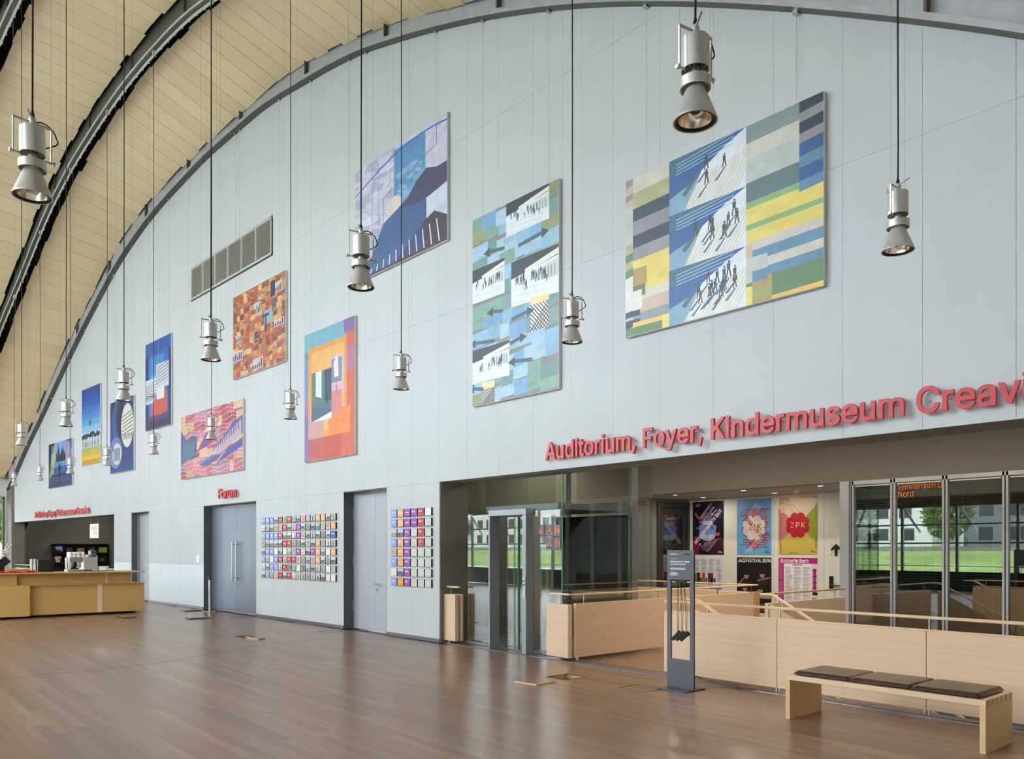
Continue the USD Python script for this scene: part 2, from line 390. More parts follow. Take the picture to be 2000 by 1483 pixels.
obj('flange', strip(x, .02, .20, lambda q: G(q) - .045, G), 'rib_metal', t)
obj('edge_strip', strip(x, .195, .205, lambda q: G(q) - .05, lambda q: G(q) + .03), 'rib_silver', t)
for u in (-16.5, -13.3, -9.95, -6.62, -3.31, -19.9, -23.3, -26.6, -30, -33.4):
    obj('stiffener', strip([u, u + .03], .10, .19, G, lambda q: G(q) + .5), 'rib_metal', t)

# ------------------------------------------------------------------ flat print: layered colour areas
_tc = {}
def text2d(s, h, bold=False):
    key = (s, bold)
    if key not in _tc:
        m = meshkit.text_mesh(s, 1.0, .01, bold); up = m.face_normals[:, 2] > .9; f = m.faces[up]
        idx = np.unique(f); mp = -np.ones(len(m.vertices), int); mp[idx] = np.arange(len(idx)); _tc[key] = (m.vertices[idx][:, :2], mp[f])
    v, f = _tc[key]; return v * h, f

class Print:
    """flat colour areas on a sheet w x h (origin lower corner), each a hair in front of the last"""
    def __init__(s, w, h, base, step=3e-5):
        s.w, s.h, s.V, s.F, s.C, s.n, s.B, s.step = w, h, [], [], [], 0, [], step
        s.sheet = sbox(0, 0, w, h); s.rect(0, 0, 1, 1, base)
    def raw(s, v2, f, col):
        v2 = np.asarray(v2, float)
        lo, hi = v2.min(0), v2.max(0); k = 0            # only what overlaps earlier areas lies in front of them
        if s.B: B = np.array(s.B); on = (B[:, 0] < hi[0]) & (B[:, 2] > lo[0]) & (B[:, 1] < hi[1]) & (B[:, 3] > lo[1]); k = int(B[on, 4].max()) + 1 if on.any() else 0
        s.B.append((*lo, *hi, k))
        s.V.append(np.stack([v2[:, 0], np.full(len(v2), -k * s.step), v2[:, 1]], 1)); s.F.append(np.asarray(f) + s.n); s.C.append(np.tile(lin(col), (len(v2), 1)))
        s.n += len(v2); return s
    def shape(s, g, col):
        g = g.intersection(s.sheet)
        for p in getattr(g, 'geoms', [g]):
            if p.geom_type != 'Polygon' or p.area < 1e-7: continue
            v, f = trimesh.creation.triangulate_polygon(p, engine='earcut')
            f = np.asarray(f); a = np.cross(v[f[:, 1]] - v[f[:, 0]], v[f[:, 2]] - v[f[:, 0]]); f = np.where((a < 0)[:, None], f[:, ::-1], f); s.raw(v, f, col)
        return s
    def poly(s, pts, col): return s.shape(Polygon([(u * s.w, v * s.h) for u, v in pts]).buffer(0), col)
    def rect(s, u0, v0, u1, v1, col):
        u0, u1, v0, v1 = max(u0, 0) * s.w, min(u1, 1) * s.w, max(v0, 0) * s.h, min(v1, 1) * s.h
        if u1 <= u0 or v1 <= v0: return s
        return s.raw([(u0, v0), (u1, v0), (u1, v1), (u0, v1)], [[0, 1, 2], [0, 2, 3]], col)
    def ell(s, u, v, ru, rv, col, rot=0): return s.shape(affinity.translate(affinity.rotate(affinity.scale(Point(0, 0).buffer(1, 16), ru * s.w, rv * s.h), rot), u * s.w, v * s.h), col)
    def line(s, pts, wd, col):
        from shapely.geometry import LineString
        return s.shape(LineString([(u * s.w, v * s.h) for u, v in pts]).buffer(wd / 2, cap_style=2), col)
    def text(s, t, u, v, h, col, bold=False, rot=0, sx=1.0, center=False):
        p, f = text2d(t, h, bold); p = p * [sx, 1]
        if center: p = p - [p[:, 0].max() / 2, 0]
        a = math.radians(rot); R2 = np.array([[math.cos(a), math.sin(a)], [-math.sin(a), math.cos(a)]])
        return s.raw(p @ R2 + [u * s.w, v * s.h], f, col)
    def bars(s, u0, v0, u1, v1, n, col, seed=0, fill=.5):
        r = random.Random(seed); dv = (v1 - v0) / n
        for i in range(n): s.rect(u0, v1 - (i + fill) * dv, u0 + (u1 - u0) * r.uniform(.55, 1), v1 - i * dv, col)
        return s
    def person(s, u, v, hh, col, lean=.0):
        """a small walking figure, hh metres high, feet at u, v"""
        x, y = u * s.w, v * s.h; k = hh
        g = unary_union([Point(x + .02 * k, y + .92 * k).buffer(.075 * k, 4), Polygon([(x - .13 * k, y + .82 * k), (x + .13 * k, y + .82 * k), (x + .10 * k, y + .45 * k), (x - .10 * k, y + .45 * k)]),
                         Polygon([(x - .1 * k, y + .5 * k), (x + .0 * k, y + .5 * k), (x - .10 * k, y), (x - .18 * k, y)]), Polygon([(x, y + .5 * k), (x + .1 * k, y + .5 * k), (x + .2 * k, y + .03 * k), (x + .12 * k, y)])])
        return s.shape(g, col)
    def put(s, parent, loc=(0, 0, 0), mat='print', name='print', label=None):
        v = np.vstack(s.V) + np.array(loc)
        return obj(name, trimesh.Trimesh(v, np.vstack(s.F), process=False), mat, parent, tone=np.vstack(s.C), label=label)

def jit(r, c, a=10): k = r.uniform(-a, a); return tuple(np.clip([c[0] + k + r.uniform(-a / 2, a / 2), c[1] + k + r.uniform(-a / 2, a / 2), c[2] + k + r.uniform(-a / 2, a / 2)], 3, 252))

def patch_field(p, u0, v0, u1, v1, nu, nv, cols, seed, skew=.0):
    """irregular patchwork of nu x nv colour fields"""
    r = random.Random(seed)
    us = [[u0 + (u1 - u0) * (i + (r.uniform(-.28, .28) if 0 < i < nu else 0)) / nu for i in range(nu + 1)] for _ in range(nv + 1)]
    for j in range(nv):
        for i in range(nu):
            va, vb = v0 + (v1 - v0) * j / nv, v0 + (v1 - v0) * (j + 1) / nv
            o = r.uniform(-.25, .25) * (vb - va)
            p.poly([(us[j][i], va + o), (us[j][i + 1], va + o + skew), (us[j][i + 1], vb + o + skew), (us[j][i], vb + o)], jit(r, r.choice(cols), 9))

def street(p, u0, v0, u1, v1, seed, n=12, ground=(225, 232, 238), dark=(30, 42, 60), mid=(120, 150, 180)):
    """photo inset: pale square with small people in front of a long low building"""
    r = random.Random(seed); w, h = u1 - u0, v1 - v0
    p.rect(u0, v0, u1, v1, ground)
    p.poly([(u0, v0 + .62 * h), (u1, v0 + .78 * h), (u1, v1), (u0, v1)], dark)
    p.poly([(u0 + .3 * w, v0 + .66 * h), (u1, v0 + .80 * h), (u1, v0 + .93 * h), (u0 + .3 * w, v0 + .74 * h)], (230, 228, 215))
    p.poly([(u0 + .5 * w, v0 + .40 * h), (u1, v0 + .34 * h), (u1, v0 + .72 * h), (u0 + .5 * w, v0 + .62 * h)], (205, 215, 210))
    for i in range(7): p.rect(u0 + w * (.52 + .065 * i), v0 + .38 * h, u0 + w * (.545 + .065 * i), v0 + .63 * h, mid)
    for i in range(3): p.line([(u0, v0 + h * (.1 + .14 * i)), (u0 + w * .9, v0 + h * (.0 + .12 * i))], .006, (190, 198, 205))
    for i in range(n):
        a, b = r.uniform(.1, .85), r.uniform(.28, .5); p.person(u0 + a * w, v0 + b * h, r.uniform(.16, .24) * h * p.h, dark)

PANELS = []
def picture(xa, xb, za, zb, draw, label, tk=.05):
    w, h = xb - xa, zb - za; cxm = (xa + xb) / 2; a = wang(cxm)
    loc = (xa, float(wy(xa)) - .028, za)
    t = thing('wall_picture', loc, a, label=label, cat='picture', group='printed pictures on the long wall')
    obj('backing_panel', cb(0, w, -tk, 0, 0, h, .003), 'rail_white', t)
    p = Print(w - .012, h - .012, (128, 128, 128)); draw(p, random.Random(len(PANELS) + 3))
    p.put(t, (.006, -tk - .0006, .006), 'canvas_print'); PANELS.append(t)
    for fx in (.12, .88):
        gx = xa + w * fx; zt = float(G(gx)) - .02
        if zt - zb > .3: obj('hanging_wire', rod((w * fx, -.02, h - .02), (w * fx, -.02, zt - za), .0016, 5), 'wire', t); obj('hook', cb(w * fx - .03, w * fx + .03, -.06, .0, zt - za - .06, zt - za + .02), 'steel', t)

def d1(p, r):
    p.rect(0, 0, 1, 1, (16, 26, 62))
    for i, c in enumerate([(40, 80, 160), (90, 140, 205), (120, 165, 220), (70, 120, 190)]): p.poly([(.05 + .02 * i, .28 + .16 * i), (1, .30 + .16 * i), (1, .5 + .16 * i), (.08 + .02 * i, .46 + .16 * i)], c)
    p.poly([(.04, .3), (.2, .3), (.36, 1), (.27, 1)], (180, 190, 90)); p.poly([(.02, .2), (.12, .2), (.2, .5), (.1, .5)], (110, 150, 90))
    p.poly([(.75, .55), (.95, .5), (.9, .9), (.8, 1)], (190, 150, 160))
    p.rect(.34, .56, .76, 1, (120, 165, 225))
    for u, h in ((.36, .2), (.43, .34), (.5, .18), (.57, .26), (.63, .3), (.7, .2)): p.poly([(u - .03, .56), (u + .04, .56), (u + .035, .56 + h * .7), (u, .56 + h * 1.2), (u - .025, .56 + h * .7)], (14, 24, 52))
    p.rect(0, 0, 1, .24, (22, 60, 120)); p.rect(0, 0, 1, .1, (14, 34, 84))
    p.rect(.44, 0, .52, .42, (10, 14, 34)); p.poly([(.39, .38), (.57, .38), (.48, .54)], (10, 14, 34))
def d2(p, r):
    c = [(205, 150, 40), (226, 188, 70), (196, 178, 80), (168, 176, 96)]
    for i in range(4): p.rect(0, .055 * i, 1, .055 * (i + 1), c[i])
    p.rect(0, .22, 1, .42, (205, 222, 235))
    for i, q in enumerate([(140, 190, 225), (100, 165, 220), (72, 140, 212), (50, 118, 202), (36, 98, 188), (28, 84, 170), (30, 76, 150)]): p.rect(0, .42 + .083 * i, 1, .42 + .083 * (i + 1), q)
    for i in range(11):
        u = .05 + .09 * i; p.rect(u - .008, .23, u + .012, .36, (40, 50, 60))
        for k in range(4): p.ell(u + r.uniform(-.05, .05), .37 + r.uniform(-.02, .03), .05, .015, (34, 54, 74), r.uniform(-40, 40))
    for i in range(9): p.person(.08 + .1 * i + r.uniform(-.03, .03), .225, .22, (50, 52, 66))
    p.poly([(.43, .55), (.49, .55), (.49, .78), (.43, .78)], (70, 110, 150)); p.poly([(.36, .56), (.56, .56), (.46, .48)], (70, 110, 150))
def d3(p, r):
    p.rect(0, 0, 1, 1, (44, 62, 128)); p.rect(0, .75, .35, 1, (60, 46, 72))
    p.ell(.35, .72, .28, .3, (52, 92, 178)); p.ell(.42, .74, .22, .28, (74, 92, 84)); p.ell(.46, .72, .17, .26, (40, 44, 92))
    p.ell(.74, .62, .26, .3, (214, 214, 196)); p.ell(.74, .62, .22, .27, (222, 222, 210))
    for i in range(6): p.line([(.52, .5 + .05 * i), (.96, .56 + .05 * i)], .03, (70, 76, 96))
    for i in range(8): p.person(.58 + .05 * i, .43, .22, (44, 48, 70))
    p.ell(.25, .28, .28, .22, (110, 132, 186)); p.ell(.3, .26, .2, .15, (205, 208, 215))
    for i in range(5): p.rect(.16 + .06 * i, .16, .19 + .06 * i, .34, (56, 60, 84))
    p.rect(0, 0, 1, .06, (32, 70, 140))
def d4(p, r):
    p.rect(0, 0, 1, 1, (34, 62, 128)); p.rect(0, .85, 1, 1, (46, 96, 176)); p.rect(.12, .1, .9, .86, (54, 110, 186)); p.rect(.18, .16, .74, .82, (70, 140, 208)); p.rect(.2, .48, .7, .62, (110, 172, 224))
    p.rect(.42, .44, .92, .72, (205, 210, 225)); p.rect(.02, .3, .46, .58, (215, 218, 230))
    for i in range(6): p.line([(.44, .50 + .035 * i), (.92, .54 + .035 * i)], .02, (92, 98, 124))
    for i in range(6): p.line([(.03, .50 - .02 * i), (.45, .54 - .035 * i)], .02, (100, 106, 130))
    for i in range(9): p.person(.05 + .045 * i, .33, .2, (46, 50, 74))
    p.poly([(.2, .13), (.86, .16), (.86, .38), (.74, .44), (.28, .3)], (206, 96, 88)); p.rect(.46, .32, .74, .46, (226, 226, 232)); p.rect(0, 0, 1, .12, (62, 52, 92)); p.rect(.1, .1, .9, .15, (86, 80, 130))
def d5(p, r):
    cols = [(186, 104, 66), (206, 148, 98), (168, 80, 58), (218, 178, 128), (178, 92, 64), (196, 130, 86), (138, 84, 72)]
    patch_field(p, 0, 0, 1, 1, 14, 16, cols, 5)
    for i in range(150):
        u, v = r.random(), r.random(); p.line([(u, v), (u + r.uniform(-.12, .12), v + r.uniform(-.1, .1))], .012, r.choice([(120, 60, 46), (240, 206, 150), (100, 66, 66)]))
    for u, v, w, h in ((.0, .2, .2, .13), (.05, .42, .12, .1), (.42, .66, .14, .14), (.8, .8, .14, .12), (.78, .42, .2, .08), (.4, .02, .2, .13)):
        p.rect(u, v, u + w, v + h, (206, 196, 200))
        for i in range(5): p.rect(u + w * i / 5, v + h * .1, u + w * (i + .55) / 5, v + h * r.uniform(.4, .9), (74, 56, 84))
    p.rect(.62, .5, .78, .66, (150, 176, 176)); p.text('T', .58, .42, .42, (34, 70, 140), True); p.text('P', .76, .62, .28, (40, 96, 140), True); p.text('E', .43, .34, .26, (34, 62, 120), True); p.text('e', .25, .08, .22, (44, 58, 120), True); p.text('c', .32, .55, .16, (60, 60, 110), True)
    p.rect(.74, .78, .82, .96, (50, 60, 100))
def d6(p, r):
    cols = [(190, 84, 104), (206, 116, 130), (168, 70, 92), (214, 150, 120), (196, 128, 160), (220, 176, 140)]
    patch_field(p, 0, 0, 1, 1, 9, 7, cols, 8)
    for i in range(15):
        v = .04 + .068 * i; p.line([(u / 20, v + .02 * math.sin(u * 1.3 + i)) for u in range(21)], .012, (232, 206, 206))
        for j in range(22): u = (j + .5 * (i % 2)) / 22; p.line([(u, v), (u, v + .062)], .010, (232, 206, 206))
    p.poly([(0, .22), (.12, .30), (.26, .30), (.30, .62), (.2, .66), (.1, .6), (0, .78)], (84, 92, 150)); p.poly([(.02, .3), (.24, .34), (.24, .56), (.04, .6)], (86, 122, 146))
    p.poly([(.28, .22), (.5, .28), (.7, .52), (.86, .7), (1, .78), (1, .52), (.82, .42), (.62, .2), (.4, .14)], (96, 92, 158)); p.poly([(.5, .3), (.66, .28), (.98, .5), (.98, .72), (.82, .6)], (186, 168, 176))
    for i in range(12): p.rect(.56 + .034 * i, .34 + .022 * i, .572 + .034 * i, .44 + .022 * i, (70, 76, 150))
    p.poly([(.60, .14), (.8, .24), (1, .34), (1, .46), (.78, .34)], (74, 84, 160)); p.poly([(.3, .4), (.46, .44), (.58, .62), (.44, .66)], (122, 84, 146))
    for i in range(14): p.line([(.3 + .022 * i, .16 + .01 * i), (.34 + .022 * i, .26 + .012 * i)], .012, (226, 222, 232))
def d7(p, r):
    p.rect(0, 0, 1, 1, (206, 92, 60)); p.rect(0, .3, .2, 1, (110, 142, 178)); p.rect(0, .86, .85, 1, (110, 172, 190)); p.rect(.8, .9, 1, 1, (126, 96, 156)); p.rect(0, 0, .12, .42, (132, 104, 160)); p.rect(.85, .62, 1, .8, (176, 104, 140)); p.rect(0, .36, .14, .5, (150, 120, 170))
    p.rect(.08, .17, .85, .88, (222, 150, 70)); p.rect(.14, .22, .8, .84, (228, 172, 100)); p.rect(.35, .0, .75, .17, (196, 72, 56)); p.rect(.08, .17, .4, .36, (196, 150, 150)); p.rect(.5, .17, .92, .36, (230, 130, 62)); p.rect(.1, .02, .4, .17, (184, 84, 84))
    p.rect(.55, .46, .8, .76, (206, 176, 190)); p.rect(.5, .33, .76, .5, (216, 126, 126))
    p.rect(.15, .3, .56, .68, (70, 116, 128)); p.poly([(.22, .5), (.36, .47), (.36, .68), (.22, .68)], (214, 224, 226)); p.poly([(.15, .4), (.24, .5), (.24, .68), (.15, .68)], (84, 124, 96)); p.rect(.42, .44, .56, .68, (36, 66, 92)); p.poly([(.15, .3), (.56, .32), (.56, .38), (.15, .41)], (72, 92, 120)); p.poly([(.15, .3), (.56, .3), (.56, .35)], (222, 224, 222))
    p.rect(.56, .56, .76, .74, (120, 132, 160)); p.poly([(.62, .6), (.7, .6), (.68, .78), (.6, .7)], (226, 214, 220)); p.person(.47, .4, .3, (24, 32, 46)); p.person(.66, .46, .28, (188, 120, 130))
def d8(p, r):
    p.rect(0, 0, 1, 1, (196, 204, 226)); p.rect(0, 0, .46, 1, (178, 178, 208))
    for i in range(90): k = i / 90; p.ell(r.uniform(0, 1), r.uniform(.4, 1), r.uniform(.05, .16) * (1.2 - k), r.uniform(.02, .05) * (1.2 - k), jit(r, (200 + 20 * k, 202 + 12 * k, 226 + 4 * k), 8), r.uniform(-25, 25))
    p.rect(.46, 0, .79, .97, (88, 146, 200))
    for i in range(40): k = i / 40; p.ell(r.uniform(.5, .76), r.uniform(.5, .78), .06 * (1.2 - k), .025 * (1.2 - k), (100 + 70 * k, 156 + 50 * k, 206 + 22 * k), r.uniform(-25, 25))
    p.ell(.46, .5, .09, .08, (224, 212, 206)); p.rect(.79, .3, 1, .5, (206, 216, 234))
    p.poly([(.1, .02), (.22, .2), (.34, .4), (.5, .46), (.66, .46), (.8, .44), (.8, .04), (.1, .0)], (56, 96, 152)); p.poly([(.5, .46), (.6, .5), (.7, .6), (.8, .66), (.9, .62), (1, .62), (1, .46), (.82, .42), (.66, .42)], (66, 66, 104))
    for i in range(13): p.line([(.14 + .03 * i, .1 + .025 * i), (.8, .12 + .025 * i)], .008, (44, 78, 128))
    p.poly([(.35, 0), (.6, .08), (.78, .24), (.88, .28), (1, .2), (1, 0)], (58, 44, 70)); p.poly([(.45, .02), (.6, .10), (.72, .2), (.78, .22), (.78, .02)], (40, 66, 122))
    for i in range(11): p.line([(.18 + .075 * i, .0), (.2 + .07 * i, .06 + .015 * i)], .035, (216, 214, 226))
    p.rect(.1, 0, 1, .02, (70, 40, 60)); p.line([(u / 20, .78 + .2 * math.sin(u / 20 * 2.0) - .02 * (u / 20)) for u in range(21)], .03, (66, 100, 190))
    for u in (.2, .28, .42): p.line([(u, .3), (u, .95)], .012, (110, 120, 160))
    p.line([(.34, .3), (.34, .62), (.9, .8), (.9, .97)], .014, (92, 104, 150))
def d9(p, r):
    cols = [(134, 178, 206), (110, 164, 206), (150, 190, 214), (124, 164, 150), (142, 156, 104), (112, 150, 150), (168, 200, 218)]
    patch_field(p, 0, 0, 1, 1, 6, 13, cols, 21, .008)
    for i in range(22):
        u, v = r.uniform(0, .9), r.uniform(0, .95)
        for k in range(6):
            for j in range(3): p.rect(u + .022 * k, v + .008 * j, u + .022 * k + .012, v + .008 * j + .0025, (60, 90, 112))
    for u0, v0, u1, v1, s in ((.42, .83, .9, 1, 1), (0, .55, .4, .73, 2), (.48, .46, 1, .69, 3), (.0, .12, .46, .3, 4)): street(p, u0, v0, u1, v1, s, 14)
    for u, v, w, h in ((.7, .31, .2, .13), (.12, .0, .16, .08)):
        p.rect(u, v + h, u + w, v + h + .035, (236, 218, 160)); p.rect(u, v, u + w, v + h, (232, 232, 222))
        for i in range(6):
            p.line([(u + w * i / 6, v), (u + w, v + h * (1 - i / 6))], .018, (60, 66, 76)); p.line([(u, v + h * (1 - i / 6)), (u + w * (1 - i / 6), v)], .018, (60, 66, 76)); p.line([(u + w * i / 6, v), (u, v + h * i / 6)], .018, (60, 66, 76)); p.line([(u + w * i / 6, v + h), (u + w, v + h * i / 6)], .018, (60, 66, 76))
    for u0, v0, u1, sgn in ((.4, .79, .2, -1), (.56, .77, .84, 1), (.38, .47, .24, -1), (.48, .41, .68, 1), (.28, .33, .02, -1), (.46, .29, .6, 1), (.72, .18, .5, -1), (.14, .09, .0, -1)):
        p.line([(u0, v0 - .01), (u1, v0 + .006)], .06, (56, 86, 104)); e = u1; p.poly([(e + .02 * -sgn, v0 + .028), (e + .02 * -sgn, v0 - .022), (e + sgn * .06, v0 + .004)], (44, 62, 78))
def d10(p, r):
    def stack(u0, u1, items):
        v = 1.0
        for h, c in items:
            p.poly([(u0, v - h), (u1, v - h + .012), (u1, v + .012), (u0, v)], jit(r, c, 4)); v -= h
    K = dict(g=(134, 150, 152), b=(208, 204, 190), n=(40, 56, 82), u=(146, 144, 152), o=(176, 178, 126), y=(232, 212, 104), l=(188, 196, 190), p=(206, 178, 160), d=(96, 116, 120), e=(92, 132, 84), t=(88, 138, 166), k=(38, 88, 150), s=(140, 182, 118), w=(224, 222, 214), h=(176, 150, 84), q=(236, 196, 84))
    p.rect(0, 0, 1, 1, K['l'])
    stack(0, .26, [(.1, K['b']), (.1, K['o']), (.08, K['n']), (.09, K['u']), (.08, K['n']), (.08, K['u']), (.2, K['y']), (.06, K['b']), (.08, K['p']), (.12, K['g']), (.1, K['q']), (.1, K['e'])])
    stack(0, .045, [(.05, K['u']), (.05, K['p']), (.04, K['u']), (.04, K['p']), (.24, K['l']), (.06, K['o']), (.05, K['e']), (.05, K['o']), (.05, K['e']), (.05, K['w']), (.06, K['w']), (.05, K['l']), (.06, K['w']), (.035, K['n']), (.03, K['l']), (.04, K['n']), (.1, K['y'])])
    p.rect(.045, .31, .13, .42, K['h']); p.rect(.045, .24, .12, .31, (112, 108, 80)); p.rect(.0, .07, .09, .10, K['n']); p.rect(.045, .04, .24, .08, K['q']); p.rect(0, 0, .22, .05, K['e']); p.rect(.22, .0, .26, .08, K['y'])
    p.rect(0, .16, .10, .28, K['w']); p.rect(0, .12, .09, .155, K['n'])
    for j in range(3):
        a = 2 / 3 - j / 3; b = a + 1 / 3
        p.rect(.26, a, .66, b, (226, 232, 238))
        p.poly([(.26, a), (.34, a + .02), (.44, a + .2), (.56, b - .05), (.66, b), (.26, b)], (40, 92, 158)); p.poly([(.26, b - .1), (.40, b - .08), (.56, b), (.26, b)], (62, 106, 136)); p.poly([(.26, a), (.36, a), (.42, a + .16), (.26, a + .1)], (126, 168, 196))
        p.poly([(.35, a + .08), (.44, a + .2), (.42, a + .2), (.33, a + .1)], (70, 106, 116))
        for i in range(7): p.line([(.35 + .04 * i, a), (.43 + .045 * i, a + .16 + .012 * i)], .03, (228, 214, 168)); p.line([(.37 + .04 * i, a), (.45 + .045 * i, a + .16 + .012 * i)], .02, (190, 212, 236))
        for i in range(4): p.line([(.3, b - .04 - .02 * i), (.6, b - .0 - .02 * i)], .012, (150, 186, 214))
        for i in range((3, 8, 14)[j]):
            u, v = r.uniform(.4, .62), a + r.uniform(.07, .2); s = r.uniform(.16, .22)
            p.poly([(u, v), (u + .008, v), (u - .035, v - .06), (u - .05, v - .06)], (64, 92, 120)); p.person(u, v, s, (40, 60, 76))
    stack(.66, 1, [(.1, K['g']), (.09, K['b']), (.13, K['l']), (.11, K['d']), (.035, K['s']), (.09, K['y']), (.03, K['s']), (.07, K['y']), (.05, K['b']), (.06, K['t']), (.05, K['b']), (.05, K['t']), (.12, K['e']), (.06, K['q']), (.06, K['y']), (.06, K['y'])])
    stack(.90, 1, [(.06, K['n']), (.05, K['u']), (.06, K['n']), (.05, K['u']), (.07, K['k']), (.06, K['t']), (.07, K['k']), (.055, K['t'])])
    p.rect(.66, .0, .76, .1, K['y']); p.rect(.69, .0, .78, .14, K['h']); p.rect(.69, .02, .78, .07, (150, 164, 96)); p.rect(.66, .12, .76, .26, K['l']); p.rect(.69, .12, .76, .18, K['t']); p.rect(.66, .26, .69, .33, K['p'])
picture(-37.10, -34.23, 4.19, 6.01, d1, 'dark blue picture with a black arrow and church spires, beside the roof arch')
picture(-33.12, -31.13, 4.84, 7.68, d2, 'tall blue and yellow striped picture with a row of palms')
picture(-30.12, -27.89, 4.33, 6.80, d3, 'dark blue picture with two pale ovals, above the side door')
picture(-26.85, -24.75, 5.47, 8.24, d4, 'tall blue picture with pale photo blocks and a coral wedge')
picture(-20.50, -17.62, 6.15, 8.30, d5, 'orange brown patchwork picture with scattered blue letters, below the vent')
picture(-24.01, -19.91, 3.75, 5.59, d6, 'wide red and purple brick-patterned picture above the Forum door')
picture(-16.70, -14.54, 3.67, 6.56, d7, 'tall orange picture of nested rectangles round a street photo')
picture(-14.52, -11.41, 7.21, 9.50, d8, 'blue sky picture with wave-shaped dark roofs, highest on the wall')
picture(-10.70, -8.61, 4.135, 7.33, d9, 'tall blue green patchwork picture with arrows and crowd photos')
picture(-7.30, -4.41, 4.635, 6.81, d10, 'large green and yellow striped picture with people crossing a sunlit street')

# ventilation grille
a = wang(-20.9); t = thing('ventilation_grille', (-23.37, float(wy(-23.37)) - .02, 8.895), a, label='long grey slatted ventilation grille high on the wall', cat='vent')
W_, H_ = 4.96, .925
obj('backing', bx(0, W_, .01, .018, 0, H_), 'vent_dark', t)
for z in (0, H_ - .045): obj('frame', bx(0, W_, -.03, 0, z, z + .045), 'vent_paint', t)
for i in range(7): u = .02 + (W_ - .04) * i / 6; obj('divider', bx(u - .02, u + .02, -.03, 0, 0, H_), 'vent_paint', t)
for i in range(6):
    u = (W_ - .04) * i / 6 + .04
    obj('slats', [hexa([(u, -.03, .05 + .0345 * k), (u + .79, -.03, .05 + .0345 * k), (u + .79, 0, .068 + .0345 * k), (u, 0, .068 + .0345 * k), (u, -.03, .062 + .0345 * k), (u + .79, -.03, .062 + .0345 * k), (u + .79, 0, .080 + .0345 * k), (u, 0, .080 + .0345 * k)]) for k in range(24)], 'vent_paint', t, kind='stuff')

# ------------------------------------------------------------------ red letter signs
def letter_sign(name, text, xa, z, cap, width, label, each=True, depth=.035, off=.045):
    a = wang(xa + width / 2); t = thing(name, (xa, float(wy(xa)) - .02, z), a, label=label, cat='sign')
    full = meshkit.text_mesh(text, cap, depth, True); sx = width / full.bounds[1][0]
    def place(m):
        v = m.vertices.copy(); m.vertices = np.stack([v[:, 0] * sx, -off - v[:, 2], v[:, 1]], 1)
        return m
    if not each: obj('lettering', place(full), 'letter_red', t, kind='stuff'); return t
    parts = full.split(only_watertight=False); parts = sorted(parts, key=lambda q: q.bounds[0][0])
    groups = []
    for q in parts:                                   # dots join their stems
        if groups and q.bounds[0][0] < groups[-1].bounds[1][0] - .3 * min(q.extents[0], groups[-1].extents[0]): groups[-1] = trimesh.util.concatenate([groups[-1], q])
        else: groups.append(q)
    for g in groups:
        c = g.bounds.mean(0); obj('letter', place(g), 'letter_red', t)
        obj('stand_off', rod((c[0] * sx, -off - .002, cap * .45), (c[0] * sx, 0.0, cap * .45), .006, 6), 'letter_red', t)
    return t
letter_sign('wall_sign', 'Auditorium, Foyer, Kindermuseum Creaviva', -8.90, 3.075, .255, 6.86, 'large red raised letters Auditorium, Foyer, Kindermuseum over the wide opening')
letter_sign('wall_sign', 'Auditorium, Foyer, Kindermuseum Creaviva', -38.9, 3.05, .24, 6.6, 'small distant red letters Auditorium, Foyer over the counter opening', each=False)
letter_sign('wall_sign', 'Forum', -21.42, 3.07, .25, 1.13, 'red raised letters Forum over the blue-grey double door')

# ------------------------------------------------------------------ doors in the wall
def door_frame(name, xa, xb, dep):
    t = thing(name, ((xa), float(wy(xa)), 0), wang((xa + xb) / 2), kind='structure'); w = xb - xa
    obj('reveal', [bx(0, .012, -.018, dep, 0, LINTEL), bx(w - .012, w, -.018, dep, 0, LINTEL)], 'reveal_paint', t)
    obj('head', bx(0, w, -.0, dep, LINTEL - .02, LINTEL), 'reveal_paint', t)
    return t, w
t, w = door_frame('door_1', *OPEN['side'], .24); tag(t, 'plain grey door in a deep recess beside the counter', 'door')
obj('door_leaf', cb(.012, w - .012, .24, .30, .012, LINTEL - .02), 'door_grey', t)
t, w = door_frame('door_2', *OPEN['forum'], .21); tag(t, 'blue-grey metal double door under the Forum letters', 'door')
for a, b, nm in ((.012, .70, 'side_panel'), (.705, 1.62, 'door_leaf'), (1.626, 2.56, 'door_leaf'), (2.565, w - .012, 'side_panel')): obj(nm, cb(a, b, .21, .27, .012, LINTEL - .06, .003), 'door_blue', t)
for u in (1.50, 1.75):
    obj('door_handle', [rod((u, .14, .83), (u, .14, 1.92), .017, 12)] + [rod((u, .14, z), (u, .215, z), .011, 8) for z in (.93, 1.82)], 'steel', t, smooth=40)
t, w = door_frame('door_3', *OPEN['grey'], .215); tag(t, 'pale grey door with hinges and a lever handle between plaque grids', 'door')
for a, b in ((.03, .862), (.866, w - .012)): obj('door_leaf', cb(a, b, .215, .27, .012, LINTEL - .05, .003), 'door_grey', t)
for z in (.5, 1.45, 2.45): obj('hinge', rod((.022, .205, z - .1), (.022, .205, z + .1), .014, 8), 'steel', t)
obj('door_handle', [rod((.93, .15, .98), (1.06, .15, .98), .011, 8), rod((.93, .15, .98), (.93, .216, .98), .011, 8)], 'steel', t)
obj('lock', lathe([(0, 0), (.03, 0), (.03, .012), (0, .012)], 16).apply_transform(trimesh.transformations.rotation_matrix(math.pi / 2, [1, 0, 0])).apply_translation([.93, .215, .86]), 'steel', t)
